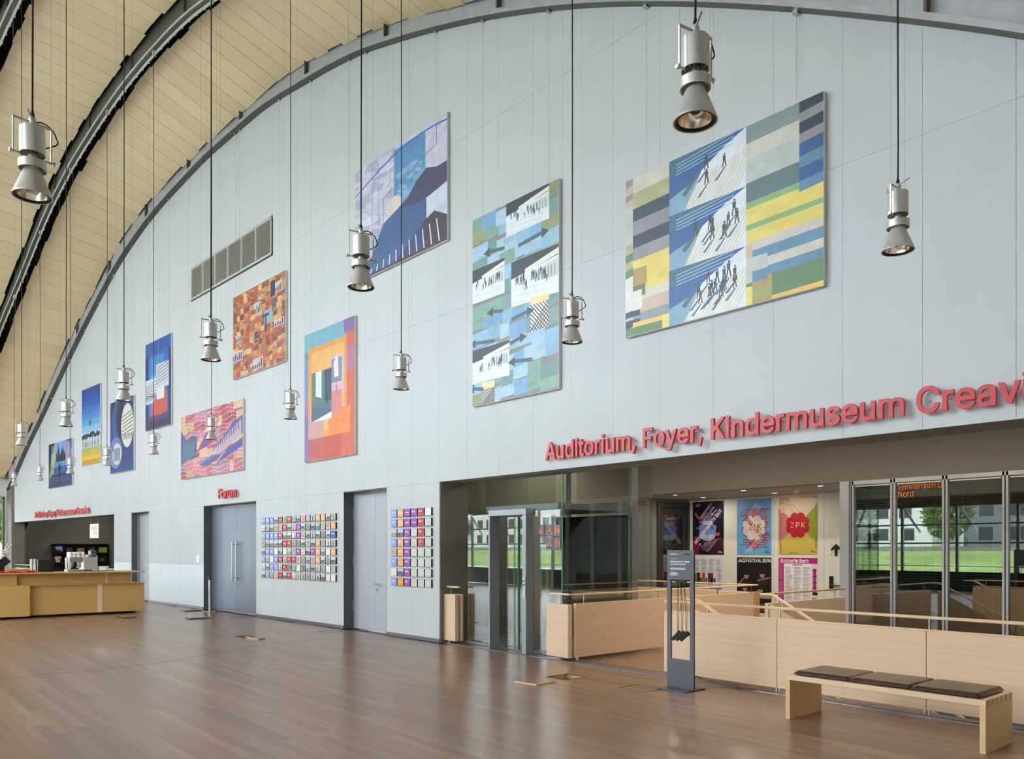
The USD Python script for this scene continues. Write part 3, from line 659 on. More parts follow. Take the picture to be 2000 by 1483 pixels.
# foyer opening reveal, wall switch plates
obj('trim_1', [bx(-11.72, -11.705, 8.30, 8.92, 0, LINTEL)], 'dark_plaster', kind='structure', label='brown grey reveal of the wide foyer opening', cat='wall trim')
def plate(x, z, w, h, label):
    t = thing('switch_plate', (x, float(wy(x)) - .02, z), wang(x), label=label, cat='switch plate')
    obj('plate', cb(-w / 2, w / 2, -.012, 0, -h / 2, h / 2), 'porcelain', t); obj('rocker', cb(-w / 4, w / 4, -.016, -.011, -h / 4, h / 4), 'rail_white', t)
plate(-22.9, 1.43, .2, .2, 'square white switch plate just beside the Forum door')
plate(-26.0, 1.78, .08, .1, 'tiny white switch plate above the pale dado near the side door')
plate(-26.1, 1.16, .07, .10, 'tiny dark-centred socket plate on the pale dado near the side door')

# ------------------------------------------------------------------ plaques
ORD = ['first', 'second', 'third', 'fourth', 'fifth', 'sixth', 'seventh', 'eighth', 'ninth', 'tenth', 'eleventh', 'twelfth', 'thirteenth', 'fourteenth', 'fifteenth', 'sixteenth']
ROWN = ['top', 'second', 'third', 'fourth', 'fifth', 'sixth', 'seventh', 'bottom']
PC = dict(b=((140, 160, 236), 'blue'), r=((190, 40, 48), 'red'), o=((240, 170, 100), 'orange'), v=((156, 62, 178), 'violet'), s=((206, 207, 202), 'bare silver'), p=(None, 'picture'), w=((232, 232, 230), 'white'), n=((44, 90, 190), 'deep blue'), a=((240, 150, 20), 'amber'))
GRID1 = ['bbbprprpppppoopp', 'ppppprpp' 'vppppppo', 'bbbbrppp' 'vppppppn', 'pppppr' 'rpppppoppp', 'pbbwpwpp' 'vpp' 'vopwo', 'bpwbrprrppppoppp', 'ppbbprpp' 'wpppppwp', 'pbpprprpppppppww']
GRID2 = ['bovvrw', 'bovvrs', 'ppvsrs', 'bovsrs', 'povsss', 'bovsss', 'wpvsss', 'bavsss']
def plaque(x, z, code, seed, label, group):
    r = random.Random(seed); w, h = .196, .146
    t = thing('plaque', (x, float(wy(x)) - .02, z), wang(x), label=label, cat='plaque', group=group)
    obj('block', cb(0, w, -.035, 0, 0, h, .002), 'plaque_edge', t)
    col, _ = PC[code]
    p = Print(w - .004, h - .003, col or jit(r, r.choice([(206, 200, 196), (176, 184, 194), (216, 204, 192), (140, 134, 132), (176, 180, 168), (222, 218, 214)]), 14))
    if code in 'brovna':
        if r.random() < .75: p.bars(.12, .45, .85, .72, 3, (244, 236, 238), seed, .45)
        else: p.bars(.2, .45, .8, .56, 1, (244, 236, 238), seed, .8)
    elif code == 'p':
        k = r.random(); dk = jit(r, r.choice([(70, 66, 70), (90, 80, 76), (60, 70, 90)]), 12)
        if k < .4:
            p.rect(0, .55, 1, 1, jit(r, (196, 206, 216), 16)); p.poly([(0, 0), (1, 0), (1, r.uniform(.3, .6)), (.5, r.uniform(.4, .7)), (0, r.uniform(.3, .6))], jit(r, (140, 138, 132), 34))
            for i in range(3): p.rect(r.uniform(0, .8), .2, r.uniform(.2, 1), r.uniform(.4, .7), dk)
        elif k < .7:
            p.rect(.18, .08, .82, .92, jit(r, (206, 170, 150), 24))
            for i in range(5): a, b = r.uniform(.2, .6), r.uniform(.12, .7); p.rect(a, b, a + r.uniform(.08, .2), b + r.uniform(.06, .2), jit(r, r.choice([(150, 70, 70), (110, 110, 130), (190, 140, 100), (80, 66, 84)]), 14))
        else:
            for i in range(3): p.person(r.uniform(.25, .75), .05, h * r.uniform(.6, .85), dk)
            p.rect(0, 0, 1, .12, jit(r, (130, 128, 122), 14))
    elif code == 'w': p.bars(.2, .3, .8, .6, 2, (200, 200, 202), seed, .3)
    p.put(t, (.002, -.0356, .0015), 'print' if code != 's' else 'print', 'face_print')
C1 = [-18.918 + .2236 * i for i in range(16)]
for j in range(8):
    for i in range(16):
        c = GRID1[j][i]; nm = PC[c][1]
        plaque(C1[i], 2.328 - .1895 * j, c, 100 + 16 * j + i, f'{nm} plaque, {ORD[i]} from the Forum door, {ROWN[j]} row of wide grid', 'plaques of the wide grid')
for j in range(8):
    for i in range(6):
        c = GRID2[j][i]; nm = PC[c][1]
        plaque(-13.242 + .2245 * i, 2.322 - .1895 * j, c, 400 + 6 * j + i, f'{nm} plaque, {ORD[i]} from the grey door, {ROWN[j]} row of narrow grid', 'plaques of the narrow grid')

# ------------------------------------------------------------------ pendant spotlights
def spotlight(x, d, yaw, label, hook_d=None):
    y = float(wy(x)) - d; zb = 3.945
    t = thing('pendant_spotlight', (x, y, zb), 0, label=label, cat='spotlight', group='pendant spotlights in the hall')
    R = trimesh.transformations.rotation_matrix(yaw, [0, 0, 1])
    rot = lambda m: m.copy().apply_transform(R)
    cone = lathe([(.046, .182), (.112, .014), (.1155, .006), (.1155, 0), (.108, 0), (.108, .004), (.104, .01), (.042, .178), (.046, .182)], 40)
    obj('cone_shade', cone, 'silver_paint', t, smooth=35)
    obj('baffle', lathe([(.107, .002), (.1075, .0045), (.088, .012), (.088, .008), (.107, .002)], 40), 'black', t, smooth=35)
    obj('reflector', lathe([(.090, .0095), (.082, .045), (.062, .085), (.034, .11), (0, .118), (0, .121), (.036, .113), (.064, .088), (.084, .046), (.092, .0095)], 40), 'reflector', t, smooth=40)
    obj('bulb_cap', lathe([(0, .05), (.026, .052), (.03, .06), (.03, .112), (0, .112)], 20), 'black', t, smooth=35)
    obj('ring_band', lathe([(.081, .170), (.081, .222), (.079, .224), (.074, .224), (.074, .170), (.081, .170)], 40), 'silver_paint', t, smooth=35)
    fins = [bx(.03, .0745, -.001, .001, .172, .206).apply_transform(trimesh.transformations.rotation_matrix(k * math.pi / 8, [0, 0, 1])) for k in range(16)]
    obj('ring_fins', fins, 'fin_metal', t, kind='stuff')
    obj('neck', lathe([(0, .178), (.044, .18), (.036, .206), (.026, .215), (.026, .30), (0, .30)], 24), 'silver_paint', t, smooth=35)
    obj('housing', lathe([(.0735, .268), (.0735, .432), (.071, .436), (0, .438), (0, .30), (.069, .292), (.069, .268), (.0735, .268)], 40), 'silver_paint', t, smooth=35)
    fins = [bx(.024, .0695, -.001, .001, .262, .294).apply_transform(trimesh.transformations.rotation_matrix(k * math.pi / 9, [0, 0, 1])) for k in range(18)]
    obj('housing_fins', fins, 'fin_metal', t, kind='stuff')
    obj('yoke', rot(trimesh.util.concatenate([cb(-.115, .115, -.008, .008, .468, .478, .002), cb(-.115, -.106, -.008, .008, .245, .478, .002), cb(.106, .115, -.008, .008, .245, .478, .002), cb(-.012, .012, -.012, .012, .45, .475, .003)])), 'silver_paint', t)
    for s in (-1, 1): obj('pivot_knob', rot(trimesh.util.concatenate([rod((s * .074, 0, .255), (s * .130, 0, .255), .006, 8), lathe([(0, -.009), (.013, -.006), (.013, .006), (0, .009)], 12).apply_transform(trimesh.transformations.rotation_matrix(math.pi / 2, [0, 1, 0])).apply_translation([s * .126, 0, .255])])), 'silver_paint', t, smooth=40)
    obj('hub', lathe([(0, .462), (.021, .462), (.023, .485), (.018, .505), (0, .507)], 20), 'silver_paint', t, smooth=35)
    cbar = trimesh.util.concatenate([cb(-.13, .13, -.006, .006, .487, .495, .002), cb(.121, .13, -.006, .006, .487, .525, .002)]).apply_transform(trimesh.transformations.rotation_matrix(yaw + 1.05, [0, 0, 1]))
    obj('cross_bar', cbar, 'silver_paint', t)
    ztop = float(ceil(x, d)) - .30 - zb
    obj('cable', tube([(0, 0, .50), (0.002, 0, .8), (.006 * math.sin(x), .004, .5 + (ztop - .5) * .5), (0, 0, ztop)], .0062, 8), 'cable_black', t, smooth=True)
    obj('cable_grip', lathe([(0, .503), (.013, .503), (.013, .52), (.007, .545), (0, .545)], 12), 'black', t, smooth=35)
    lp = [(.012 * math.cos(a) + .0, 0, .46) for a in (0,)]
    arc = [(.02 + .075 * (1 - math.cos(q)) * .9, .02, .462 + .055 * math.sin(q) - .028 * (q / math.pi) ** 2 * 2.2) for q in np.linspace(0, math.pi, 10)] + [(.115, .03, .37), (.085, .035, .352), (.066, .03, .36)]
    arc = np.array(arc); tt = np.linspace(0, 1, len(arc)); arc = np.stack([CubicSpline(tt, arc[:, q_])(np.linspace(0, 1, 36)) for q_ in range(3)], 1)
    obj('loop_cable', rot(tube(arc, .0042, 7)), 'cable_black', t, smooth=True)
    for s in (-1, 1):
        e = R[:3, :3] @ np.array([s * .11, 0, .478]); obj('suspension_wire', rod(e, (e[0], e[1], ztop), .0009, 4), 'wire', t)
    obj('ceiling_clamp', trimesh.util.concatenate([cb(-.06, .06, -.03, .03, ztop - .01, ztop + .05), lathe([(0, ztop - .09), (.03, ztop - .08), (.034, ztop - .02), (0, ztop)], 14)]), 'silver_paint', t, smooth=35)

LAMPS_B = [(-2.62, 1.54, 'silver pendant spotlight hanging clear of the striped street picture, over the letters Creaviva'), (-6.07, 1.06, 'silver pendant spotlight hanging just beside the blue green arrow patchwork picture'),
    (-9.41, 1.27, 'silver pendant spotlight hanging between the nested orange picture and the arrow patchwork'), (-12.79, 1.41, 'silver pendant spotlight hanging under the orange lettered picture, beside the nested orange one'),
    (-16.24, 1.50, 'small silver pendant spotlight hanging in front of the red brick-patterned picture'), (-19.6, 1.56, 'small silver pendant spotlight directly under the tall blue picture with coral wedge'),
    (-23.04, 1.61, 'small silver pendant spotlight overlapping the lower edge of the two-ovals picture'), (-26.35, 1.65, 'small silver pendant spotlight in front of the dark blue arrow picture'),
    (-29.55, 1.67, 'small silver pendant spotlight between the roof arch and the dark blue arrow picture'), (-32.7, 1.70, 'small silver pendant spotlight at the very foot of the roof arch')]
LAMPS_A = [(-2.52, 1.40, 'big silver pendant spotlight hanging above the striped street picture, cone showing its mirror'), (-5.98, 1.40, 'big silver pendant spotlight before the lower corner of the wave-roof sky picture'),
    (-9.43, 1.50, 'silver pendant spotlight hanging just beneath the ventilation grille'), (-12.85, 1.59, 'silver pendant spotlight hanging over the top of the two-ovals picture'),
    (-16.22, 1.65, 'silver pendant spotlight above the dark blue arrow picture, before the wall arch'), (-19.77, 1.69, 'silver pendant spotlight hanging before timber planks at the low end of the roof')]
for x, yw, lb in LAMPS_B: spotlight(x, 2.36, yw, lb)
for x, yw, lb in LAMPS_A: spotlight(x, 5.0, yw, lb)
spotlight(-5.80, 7.47, 1.75, 'big silver pendant spotlight hanging before the timber ceiling and the bold dark arch')

# ------------------------------------------------------------------ foyer behind the opening
M_ = []
foy = thing('wall_foyer', kind='structure', label='shaded plaster walls of the foyer behind the opening', cat='wall')
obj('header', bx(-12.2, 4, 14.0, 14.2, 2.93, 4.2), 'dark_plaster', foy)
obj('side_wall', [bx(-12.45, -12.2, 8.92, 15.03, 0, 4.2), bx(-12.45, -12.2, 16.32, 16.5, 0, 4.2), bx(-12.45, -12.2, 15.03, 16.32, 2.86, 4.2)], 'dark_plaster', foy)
obj('back_wall', bx(-12.45, -6.9, 16.3, 16.5, 0, 4.2), 'white_paint', foy)
for u in (-9.83, -8.62): obj('joint_strip', bx(u - .002, u + .002, 16.297, 16.3, 0, 2.93), 'ceiling_paint', foy)
obj('partition', [bx(-7.04, -6.9, 14.0, 16.3, 0, 2.93), bx(-7.05, -6.88, 13.9, 14.15, 0, 2.93)], 'alu_frame', foy)
obj('lower_ceiling', bx(-12.2, -6.9, 14.2, 16.3, 2.93, 3.05), 'ceiling_paint', foy)
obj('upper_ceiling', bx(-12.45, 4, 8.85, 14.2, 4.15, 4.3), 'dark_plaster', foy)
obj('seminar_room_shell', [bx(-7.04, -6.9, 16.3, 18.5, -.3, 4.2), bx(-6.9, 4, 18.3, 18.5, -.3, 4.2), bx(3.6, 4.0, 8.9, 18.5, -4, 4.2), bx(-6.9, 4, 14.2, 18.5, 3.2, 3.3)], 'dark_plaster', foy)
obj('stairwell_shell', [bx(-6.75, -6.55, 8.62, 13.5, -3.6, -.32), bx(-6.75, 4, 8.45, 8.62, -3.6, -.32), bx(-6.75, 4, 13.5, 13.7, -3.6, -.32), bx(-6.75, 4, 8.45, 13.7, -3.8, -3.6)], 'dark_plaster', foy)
st = thing('staircase', (0, 0, 0), label='flight of steps going down behind the front balustrade', cat='staircase', kind='structure')
for k in range(14): obj('step', bx(-6.55 + .3 * k, -6.25 + .3 * k, 8.9, 10.8, -.17 * (k + 1) - .06, -.17 * (k + 1) + .0), 'floor_base', st)
obj('stringer', [hexa([(-6.55, y, -.3), (-2.3, y, -2.7), (-2.3, y + .05, -2.7), (-6.55, y + .05, -.3), (-6.55, y, -.02), (-2.3, y, -2.4), (-2.3, y + .05, -2.4), (-6.55, y + .05, -.02)]) for y in (8.85, 10.8)], 'oak_dark', st)
# dark glazed door with the small Forum lettering in the side wall
t = thing('door_4', (-12.2, 15.03, 0), 0, kind='structure', label='dark framed glazed door with small orange Forum lettering', cat='door')
obj('frame', [bx(-.1, .03, 0, .12, 0, 2.86), bx(-.1, .03, 1.17, 1.29, 0, 2.86), bx(-.1, .03, .12, 1.17, 2.72, 2.86)], 'dark_frame', t)
obj('door_leaf', [bx(-.06, 0, .13, .25, .01, 2.71), bx(-.06, 0, 1.04, 1.16, .01, 2.71), bx(-.06, 0, .25, 1.04, 2.58, 2.71), bx(-.06, 0, .25, 1.04, .01, .2)], 'dark_frame', t)
obj('pane', bx(-.04, -.03, .25, 1.04, .2, 2.58), 'seminar_pane', t)
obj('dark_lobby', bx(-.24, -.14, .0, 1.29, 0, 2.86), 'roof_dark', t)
obj('door_handle', [rod((.05, .98, 1.02), (.05, .8, 1.02), .01, 8), rod((0, .98, 1.02), (.05, .98, 1.02), .01, 8)], 'steel', t)
v, f = text2d('Forum', .085)
for q in sorted(trimesh.Trimesh(np.stack([np.full(len(v), -.028), v[:, 0] + .36, v[:, 1] + 2.42], 1), f, process=False).split(only_watertight=False), key=lambda q: q.bounds[0][1]): obj('letter', q, 'orange_print', t)
# white door with the arrow
t = thing('door_5', (-8.50, 16.3, 0), 0, kind='structure', label='white flush door with a black crossed arrow and push bar', cat='door')
obj('door_leaf', cb(.0, 1.10, -.03, -.004, .01, 2.80, .003), 'white_paint', t)
ap = Polygon([(-.035, 0), (.035, 0), (.035, .15), (.11, .10), (.11, .16), (0, .27), (-.11, .16), (-.11, .10), (-.035, .15)])
m = trimesh.creation.extrude_polygon(ap, .002, engine='earcut'); v = m.vertices.copy(); m.vertices = np.stack([v[:, 0] + .17, -.03 - v[:, 2], v[:, 1] + 1.55], 1)
obj('arrow_mark', m, 'black', t)
obj('arrow_lines', [hexa([(.17 + s * .12 - .004, -.032, 1.56), (.17 + s * .12 + .004, -.032, 1.56), (.17 - s * .12 + .004, -.032, 1.83), (.17 - s * .12 - .004, -.032, 1.83), (.17 + s * .12 - .004, -.030, 1.56), (.17 + s * .12 + .004, -.030, 1.56), (.17 - s * .12 + .004, -.030, 1.83), (.17 - s * .12 - .004, -.030, 1.83)]) for s in (-1, 1)], 'black', t)
obj('push_bar', [rod((.06, -.09, .92), (.95, -.09, .92), .016, 8), rod((.07, -.09, .92), (.07, -.03, .92), .016, 8)], 'dark_frame', t)
obj('lock_case', cb(.03, .11, -.07, -.03, .82, 1.12), 'black', t)

# posters on the white wall
def emblem(p, u, v, s, col):
    p.line([(u, v), (u + s * .25, v + s * .28), (u + s * .45, v + s * .06)], .014, col); p.line([(u + s * .45, v + s * .06), (u + s * .6, v + s * .2), (u + s * .8, v + s * .02), (u + s, v + s * .1)], .012, col)
def rosette(p, u, v, R_, cols, n=8):
    for k in range(n):
        a = 2 * math.pi * (k + .5) / n; p.ell(u + R_ * .66 * math.cos(a) / p.w, v + R_ * .66 * math.sin(a) / p.h, R_ * .36 / p.w, R_ * .36 / p.h, cols[k % len(cols)])
    p.ell(u, v, R_ * .6 / p.w, R_ * .6 / p.h, cols[0])
def poster(xa, xb, za, zb, draw, label):
    t = thing('poster', (xa, 16.296, za), 0, label=label, cat='poster', group='posters on the white foyer wall')
    w, h = xb - xa, zb - za; obj('sheet', bx(0, w, -.004, 0, 0, h), 'white_print', t)
    p = Print(w, h, (240, 240, 240)); draw(p, random.Random(int(-xa * 100))); p.put(t, (0, -.0045, 0), 'print')
def p1(p, r):
    p.rect(0, 0, 1, 1, (22, 14, 30))
    for i in range(46):
        u, v = r.uniform(0, .95), r.uniform(.02, .92); w = r.uniform(.08, .2); dx = abs(u + w / 2 - .5)
        if v > .55 and dx > .35: continue
        p.poly([(u, v), (u + w, v + .02), (u + w * .95, v + .07), (u, v + .06)], r.choice([(92, 54, 130), (140, 40, 60), (60, 44, 100), (168, 90, 140), (120, 30, 44), (44, 36, 90), (74, 60, 140)]))
    p.rect(0, .0, .2, .3, (124, 24, 40)); p.poly([(.3, 0), (.7, .3), (.55, 0)], (18, 12, 22)); p.rect(.6, .0, .95, .28, (60, 18, 40))
    rosette(p, .48, .45, .26, [(110, 140, 200), (126, 152, 206), (150, 174, 210), (120, 142, 196)]); p.ell(.36, .34, .12, .05, (186, 198, 210)); p.ell(.6, .34, .12, .05, (178, 192, 208))
    p.text('Z', .34, .46, .13, (150, 40, 60)); p.text('K', .58, .46, .13, (44, 40, 84))
    p.text('MEISTERKONZERTE 2015', .10, .19, .078, (240, 236, 236), True, rot=46.5, sx=.83)
    for k, (u, v) in enumerate(((.24, .67), (.32, .6), (.4, .55))): p.text('KAMMERORCHESTER', u, v, .036, (226, 220, 228), rot=46.5); p.text('KONZERTE', u + .07, v - .0, .03, (206, 196, 206), rot=46.5)
    for k, (u, v) in enumerate(((.3, .11), (.36, .08), (.44, .06), (.5, .05))): p.text('SOLISTEN IM FOYER', u, v, .03, (230, 224, 228), rot=46.5)
    p.text('MUSIK', .06, .78, .04, (220, 214, 220), rot=-52); emblem(p, .82, .03, .14, (240, 240, 240))
def p2(p, r):
    p.rect(0, 0, 1, 1, (94, 164, 216)); p.ell(.5, .4, .46, .4, (110, 176, 224))
    for i in range(16): v = .12 + .045 * i; a = r.uniform(.1, .3); p.rect(a, v, r.uniform(.8, .95), v + r.uniform(.02, .035), r.choice([(176, 44, 60), (150, 60, 90), (120, 104, 150), (196, 70, 80)]))
    rosette(p, .5, .49, .30, [(244, 226, 214), (238, 212, 200), (248, 234, 226)])
    p.poly([(.46, .66), (.6, .72), (.62, .8), (.5, .84), (.42, .72)], (180, 40, 56)); p.poly([(.34, .2), (.56, .28), (.66, .2), (.5, .08)], (180, 40, 56))
    p.text('Z', .34, .45, .14, (176, 60, 80)); p.text('K', .58, .45, .14, (120, 30, 44))
    p.text('LITERATUR 2015', .10, .74, .096, (150, 24, 38), True, rot=-46.5, sx=.9)
    for u, v in ((.36, .73), (.42, .70), (.48, .67)): p.text('LESUNGEN', u, v, .045, (240, 240, 240), rot=46.5)
    for u, v in ((.26, .03), (.33, .04), (.42, .05)): p.text('AUTOREN IM FOYER', u, v, .034, (240, 240, 240), rot=46.5)
    emblem(p, .83, .03, .14, (20, 20, 30))
def p3(p, r):
    p.rect(0, 0, 1, 1, (222, 196, 168)); p.poly([(0, .2), (.5, .5), (0, .8)], (196, 120, 116)); p.poly([(1, .2), (.52, .5), (1, .86)], (150, 162, 34)); p.poly([(0, 0), (1, 0), (1, .2), (.52, .5), (.46, .48), (0, .2)], (200, 180, 84))
    p.line([(.08, .72), (.14, .84), (.24, .86), (.34, .8), (.46, .6)], .045, (212, 184, 160)); p.line([(.24, .86), (.4, .84), (.6, .68)], .03, (206, 176, 150)); p.poly([(.55, .46), (.62, .46), (.92, .12), (.86, .12)], (206, 190, 110))
    rosette(p, .5, .5, .29, [(186, 22, 50), (178, 18, 44), (192, 30, 56)]); p.text('Z', .30, .455, .125, (214, 150, 160)); p.text('P', .44, .455, .125, (236, 214, 150)); p.text('K', .58, .455, .125, (236, 214, 120))
    for k, s in enumerate(('ZENTRUM', 'PAUL KLEE', 'BERN')): p.text(s, .03, .945 - .036 * k, .034, (130, 30, 50), True)
    p.text('AUSSTELLUNGEN', .56, .955, .034, (110, 40, 50), True); p.text('EVENT & FORUM', .075, .36, .034, (120, 40, 60), rot=90); p.text('KULINARIK', .075, .02, .034, (110, 40, 40), True, rot=90)
    p.text('KINDERMUSEUM', .945, .88, .034, (90, 100, 20), rot=-90); p.text('LESUNGEN', .945, .3, .034, (100, 90, 30), True, rot=-90); p.text('CREAVIVA', .26, .01, .034, (90, 70, 30), True); emblem(p, .83, .03, .14, (110, 30, 30))
def p4(p, r):
    p.rect(0, 0, 1, 1, (216, 218, 224))
    for j in range(3):
        for i in range(4): p.bars(.06 + .235 * i, (.84, .72, .1)[j], .24 + .235 * i, (.96, .82, .3)[j], 7, (150, 154, 168), i + 7 * j, .6)
    p.bars(.8, .3, .96, .7, 16, (150, 154, 168), 3, .6)
    for i, c in enumerate([(110, 150, 40), (40, 38, 44), (220, 170, 120), (190, 60, 50), (226, 224, 220), (60, 50, 60), (150, 30, 40), (220, 220, 226)]): p.rect(.06 + .087 * i, .48, .06 + .087 * (i + 1), .7, c); p.ell(.1 + .087 * i, .56, .035, .05, jit(r, (90, 70, 80), 50))
    p.text('museen-bern.ch', .1, .39, .068, (40, 40, 48), True)
def p5(p, r):
    p.rect(0, 0, 1, 1, (24, 20, 22)); p.text('JAZZFESTIVAL BERN', .03, .915, .078, (240, 240, 240), True, sx=.80)
    for u, v, s in ((.28, .68, 1), (.74, .70, 1), (.24, .44, .9), (.68, .42, 1.1)):
        p.ell(u, v - .12 * s, .17 * s, .09 * s, (38, 32, 36)); p.ell(u, v, .072 * s, .07 * s, (170, 136, 122)); p.poly([(u - .078 * s, v), (u + .078 * s, v), (u + .06 * s, v + .075 * s), (u - .06 * s, v + .075 * s)], (34, 26, 28)); p.ell(u - .028 * s, v - .004, .010, .005, (60, 40, 40)); p.ell(u + .028 * s, v - .004, .010, .005, (60, 40, 40)); p.ell(u, v - .036 * s, .02, .005, (120, 70, 66))
    p.rect(.5, .26, .98, .33, (176, 150, 146)); p.line([(.05, .5), (.2, .62)], .03, (150, 130, 120)); p.line([(.6, .58), (.95, .64)], .03, (150, 120, 112)); p.bars(.06, .02, .94, .16, 4, (120, 100, 60), 5)
def p6(p, r):
    p.rect(0, 0, 1, 1, (178, 30, 130)); p.rect(.14, 0, .86, .90, (234, 234, 236)); p.text('Konzerte Bern', .05, .915, .086, (245, 245, 245), True, sx=.86); p.text('www.konzerte-bern.ch', .10, .02, .085, (222, 130, 190), rot=90, sx=.9)
    p.bars(.36, .86, .62, .885, 1, (120, 118, 124), 2, .7)
    for i in range(3): p.bars(.18 + .225 * i, .02, .38 + .225 * i, .84, 34, (172, 172, 178), i + 4, .55)
    p.rect(.87, .02, 1, .9, (226, 210, 222))
    for v in (.78, .68, .58, .48): p.ell(.93, v, .05, .035, (150, 24, 110), 30); p.ell(.93, v - .05, .04, .03, (178, 30, 130), -30)
    for k in range(4): p.rect(.88, .06 + .1 * k, 1, .11 + .1 * k, (20, 18, 22))
poster(-12.078, -11.168, 1.565, 2.875, p1, 'dark purple poster MEISTERKONZERTE 2015 with slanted lettering')
poster(-10.80, -9.885, 1.565, 2.873, p2, 'light blue poster LITERATUR 2015 with a pale rosette')
poster(-9.705, -8.766, 1.58, 2.895, p3, 'pink and olive poster with a red ZPK rosette')
poster(-12.078, -11.168, .22, 1.50, p4, 'white museum programme poster with text columns and a photo strip')
poster(-10.80, -9.885, .22, 1.505, p5, 'black poster JAZZFESTIVAL BERN with four portraits')
poster(-9.705, -8.766, .22, 1.507, p6, 'magenta poster Konzerte Bern with a long white listing')

# recessed downlights and smoke detector
for i, (x, y, on) in enumerate([(-11.17, 14.42, 1), (-11.28, 15.62, 1), (-10.3, 14.9, 0), (-9.40, 14.42, 1), (-9.35, 15.54, 1), (-7.74, 14.5, 1)]):
    t = thing('downlight', (x, y, 2.93), 0, label=['recessed ceiling downlight above the purple poster, near the header', 'recessed ceiling downlight close to the purple poster top', 'unlit round ceiling spot between the two poster rows of lights', 'recessed ceiling downlight before the blue poster, near the header', 'recessed ceiling downlight close to the red rosette poster', 'recessed ceiling downlight beside the white arrow door'][i], cat='downlight', group='downlights in the foyer ceiling')
    obj('trim_ring', lathe([(.05, -.004), (.085, -.004), (.09, 0), (.05, 0), (.05, -.004)], 24), 'alu_frame', t, smooth=35)
    obj('lamp_face', lathe([(0, -.002), (.05, -.002), (.05, -.0005), (0, -.0005)], 20), 'lamp_glow' if on else 'rail_white', t)
    if on:
        L = UsdLux.DiskLight.Define(stage, str(t.GetPath()) + '/beam'); L.CreateRadiusAttr(.05); L.CreateIntensityAttr(240.0); L.CreateColorAttr(Gf.Vec3f(1, .93, .82)); L.AddTranslateOp().Set(Gf.Vec3d(0, 0, -.006))
for i, x in enumerate((-11.3, -9.2, -7.2, -5.2, -3.2)):
    t = thing('foyer_lamp', (x, 11.4, 4.15), 0, label=f'round ceiling lamp of the tall foyer bay, {ORD[i]} from the lift side', cat='ceiling lamp', group='lamps of the tall foyer bay')
    obj('housing', lathe([(.16, 0), (.19, 0), (.19, -.06), (.16, -.06), (.16, 0)], 28), 'alu_frame', t, smooth=35); obj('diffuser', lathe([(0, -.05), (.16, -.05), (.16, -.03), (0, -.03)], 24), 'lamp_glow', t)
    L = UsdLux.DiskLight.Define(stage, str(t.GetPath()) + '/beam'); L.CreateRadiusAttr(.15); L.CreateIntensityAttr(150.0); L.CreateColorAttr(Gf.Vec3f(1, .88, .66)); L.AddTranslateOp().Set(Gf.Vec3d(0, 0, -.07))
t = thing('smoke_detector', (-8.65, 15.2, 2.93), 0, label='white round smoke detector under the foyer ceiling', cat='smoke detector')
obj('base_plate', lathe([(0, 0), (.075, 0), (.075, -.03), (0, -.03)], 24), 'porcelain', t, smooth=35); obj('sensor', lathe([(0, -.03), (.045, -.03), (.05, -.05), (.035, -.075), (0, -.08)], 24), 'rail_white', t, smooth=35)

# ------------------------------------------------------------------ seminar room glazing
SX = [-6.86, -6.12, -5.27, -4.38, -3.5, -2.6, -1.7]
sg = thing('window_2', (0, 14.0, 0), 0, kind='structure', label='framed glass front of the seminar room with blinds behind', cat='glass partition')
for i, u in enumerate(SX):
    obj('frame', [cb(u - .045, u - .008, -.05, .05, 0, 2.93), cb(u + .008, u + .045, -.05, .05, 0, 2.93)], 'alu_frame', sg)
obj('head_rail', bx(-6.9, -1.6, -.05, .05, 2.86, 2.93), 'alu_frame', sg); obj('sill_rail', bx(-6.9, -1.6, -.05, .05, 0, .08), 'alu_frame', sg)
for i in range(len(SX) - 1):
    a, b = SX[i] + .045, SX[i + 1] - .045
    obj('pane', bx(a, b, -.006, .006, .08, 2.86), 'seminar_pane', sg)
    obj('top_clip', bx(a + .02, b - .02, -.03, -.008, 2.825, 2.845), 'rail_white', sg)
    bl = thing('window_blind', (a, 14.13, .05), 0, label=f'dark horizontal slat blind behind the {ORD[i]} seminar pane from the corridor', cat='blind', group='blinds behind the seminar glass')
    sl = [hexa([(0, 0, .045 * k), (b - a, 0, .045 * k), (b - a, .03, .045 * k + .022), (0, .03, .045 * k + .022), (0, 0, .045 * k + .002), (b - a, 0, .045 * k + .002), (b - a, .03, .045 * k + .024), (0, .03, .045 * k + .024)]) for k in range(61)]
    obj('slats', sl, 'blind_slat', bl, kind='stuff')
    for q in (.22, .5, .78): obj('cord', rod(((b - a) * q, -.004, 0), ((b - a) * q, -.004, 2.78), .0022, 5), 'rail_white', bl)
for s, z, x in (('Seminarraum II', 2.735, -6.05), ('Nord', 2.605, -6.05)):
    t = thing('glass_lettering', (x, 13.985, z), 0, label=f'orange lettering {s} on the seminar glass', cat='lettering')
    m = meshkit.text_mesh(s, .098, .003); k_ = (.735 if s[0] == 'S' else .265) / m.bounds[1][0]
    w_ = m.vertices.copy(); m.vertices = np.stack([w_[:, 0] * k_, -w_[:, 2], w_[:, 1]], 1)
    for q in sorted(m.split(only_watertight=False), key=lambda q: q.bounds[0][0]): obj('letter', q, 'orange_print', t)

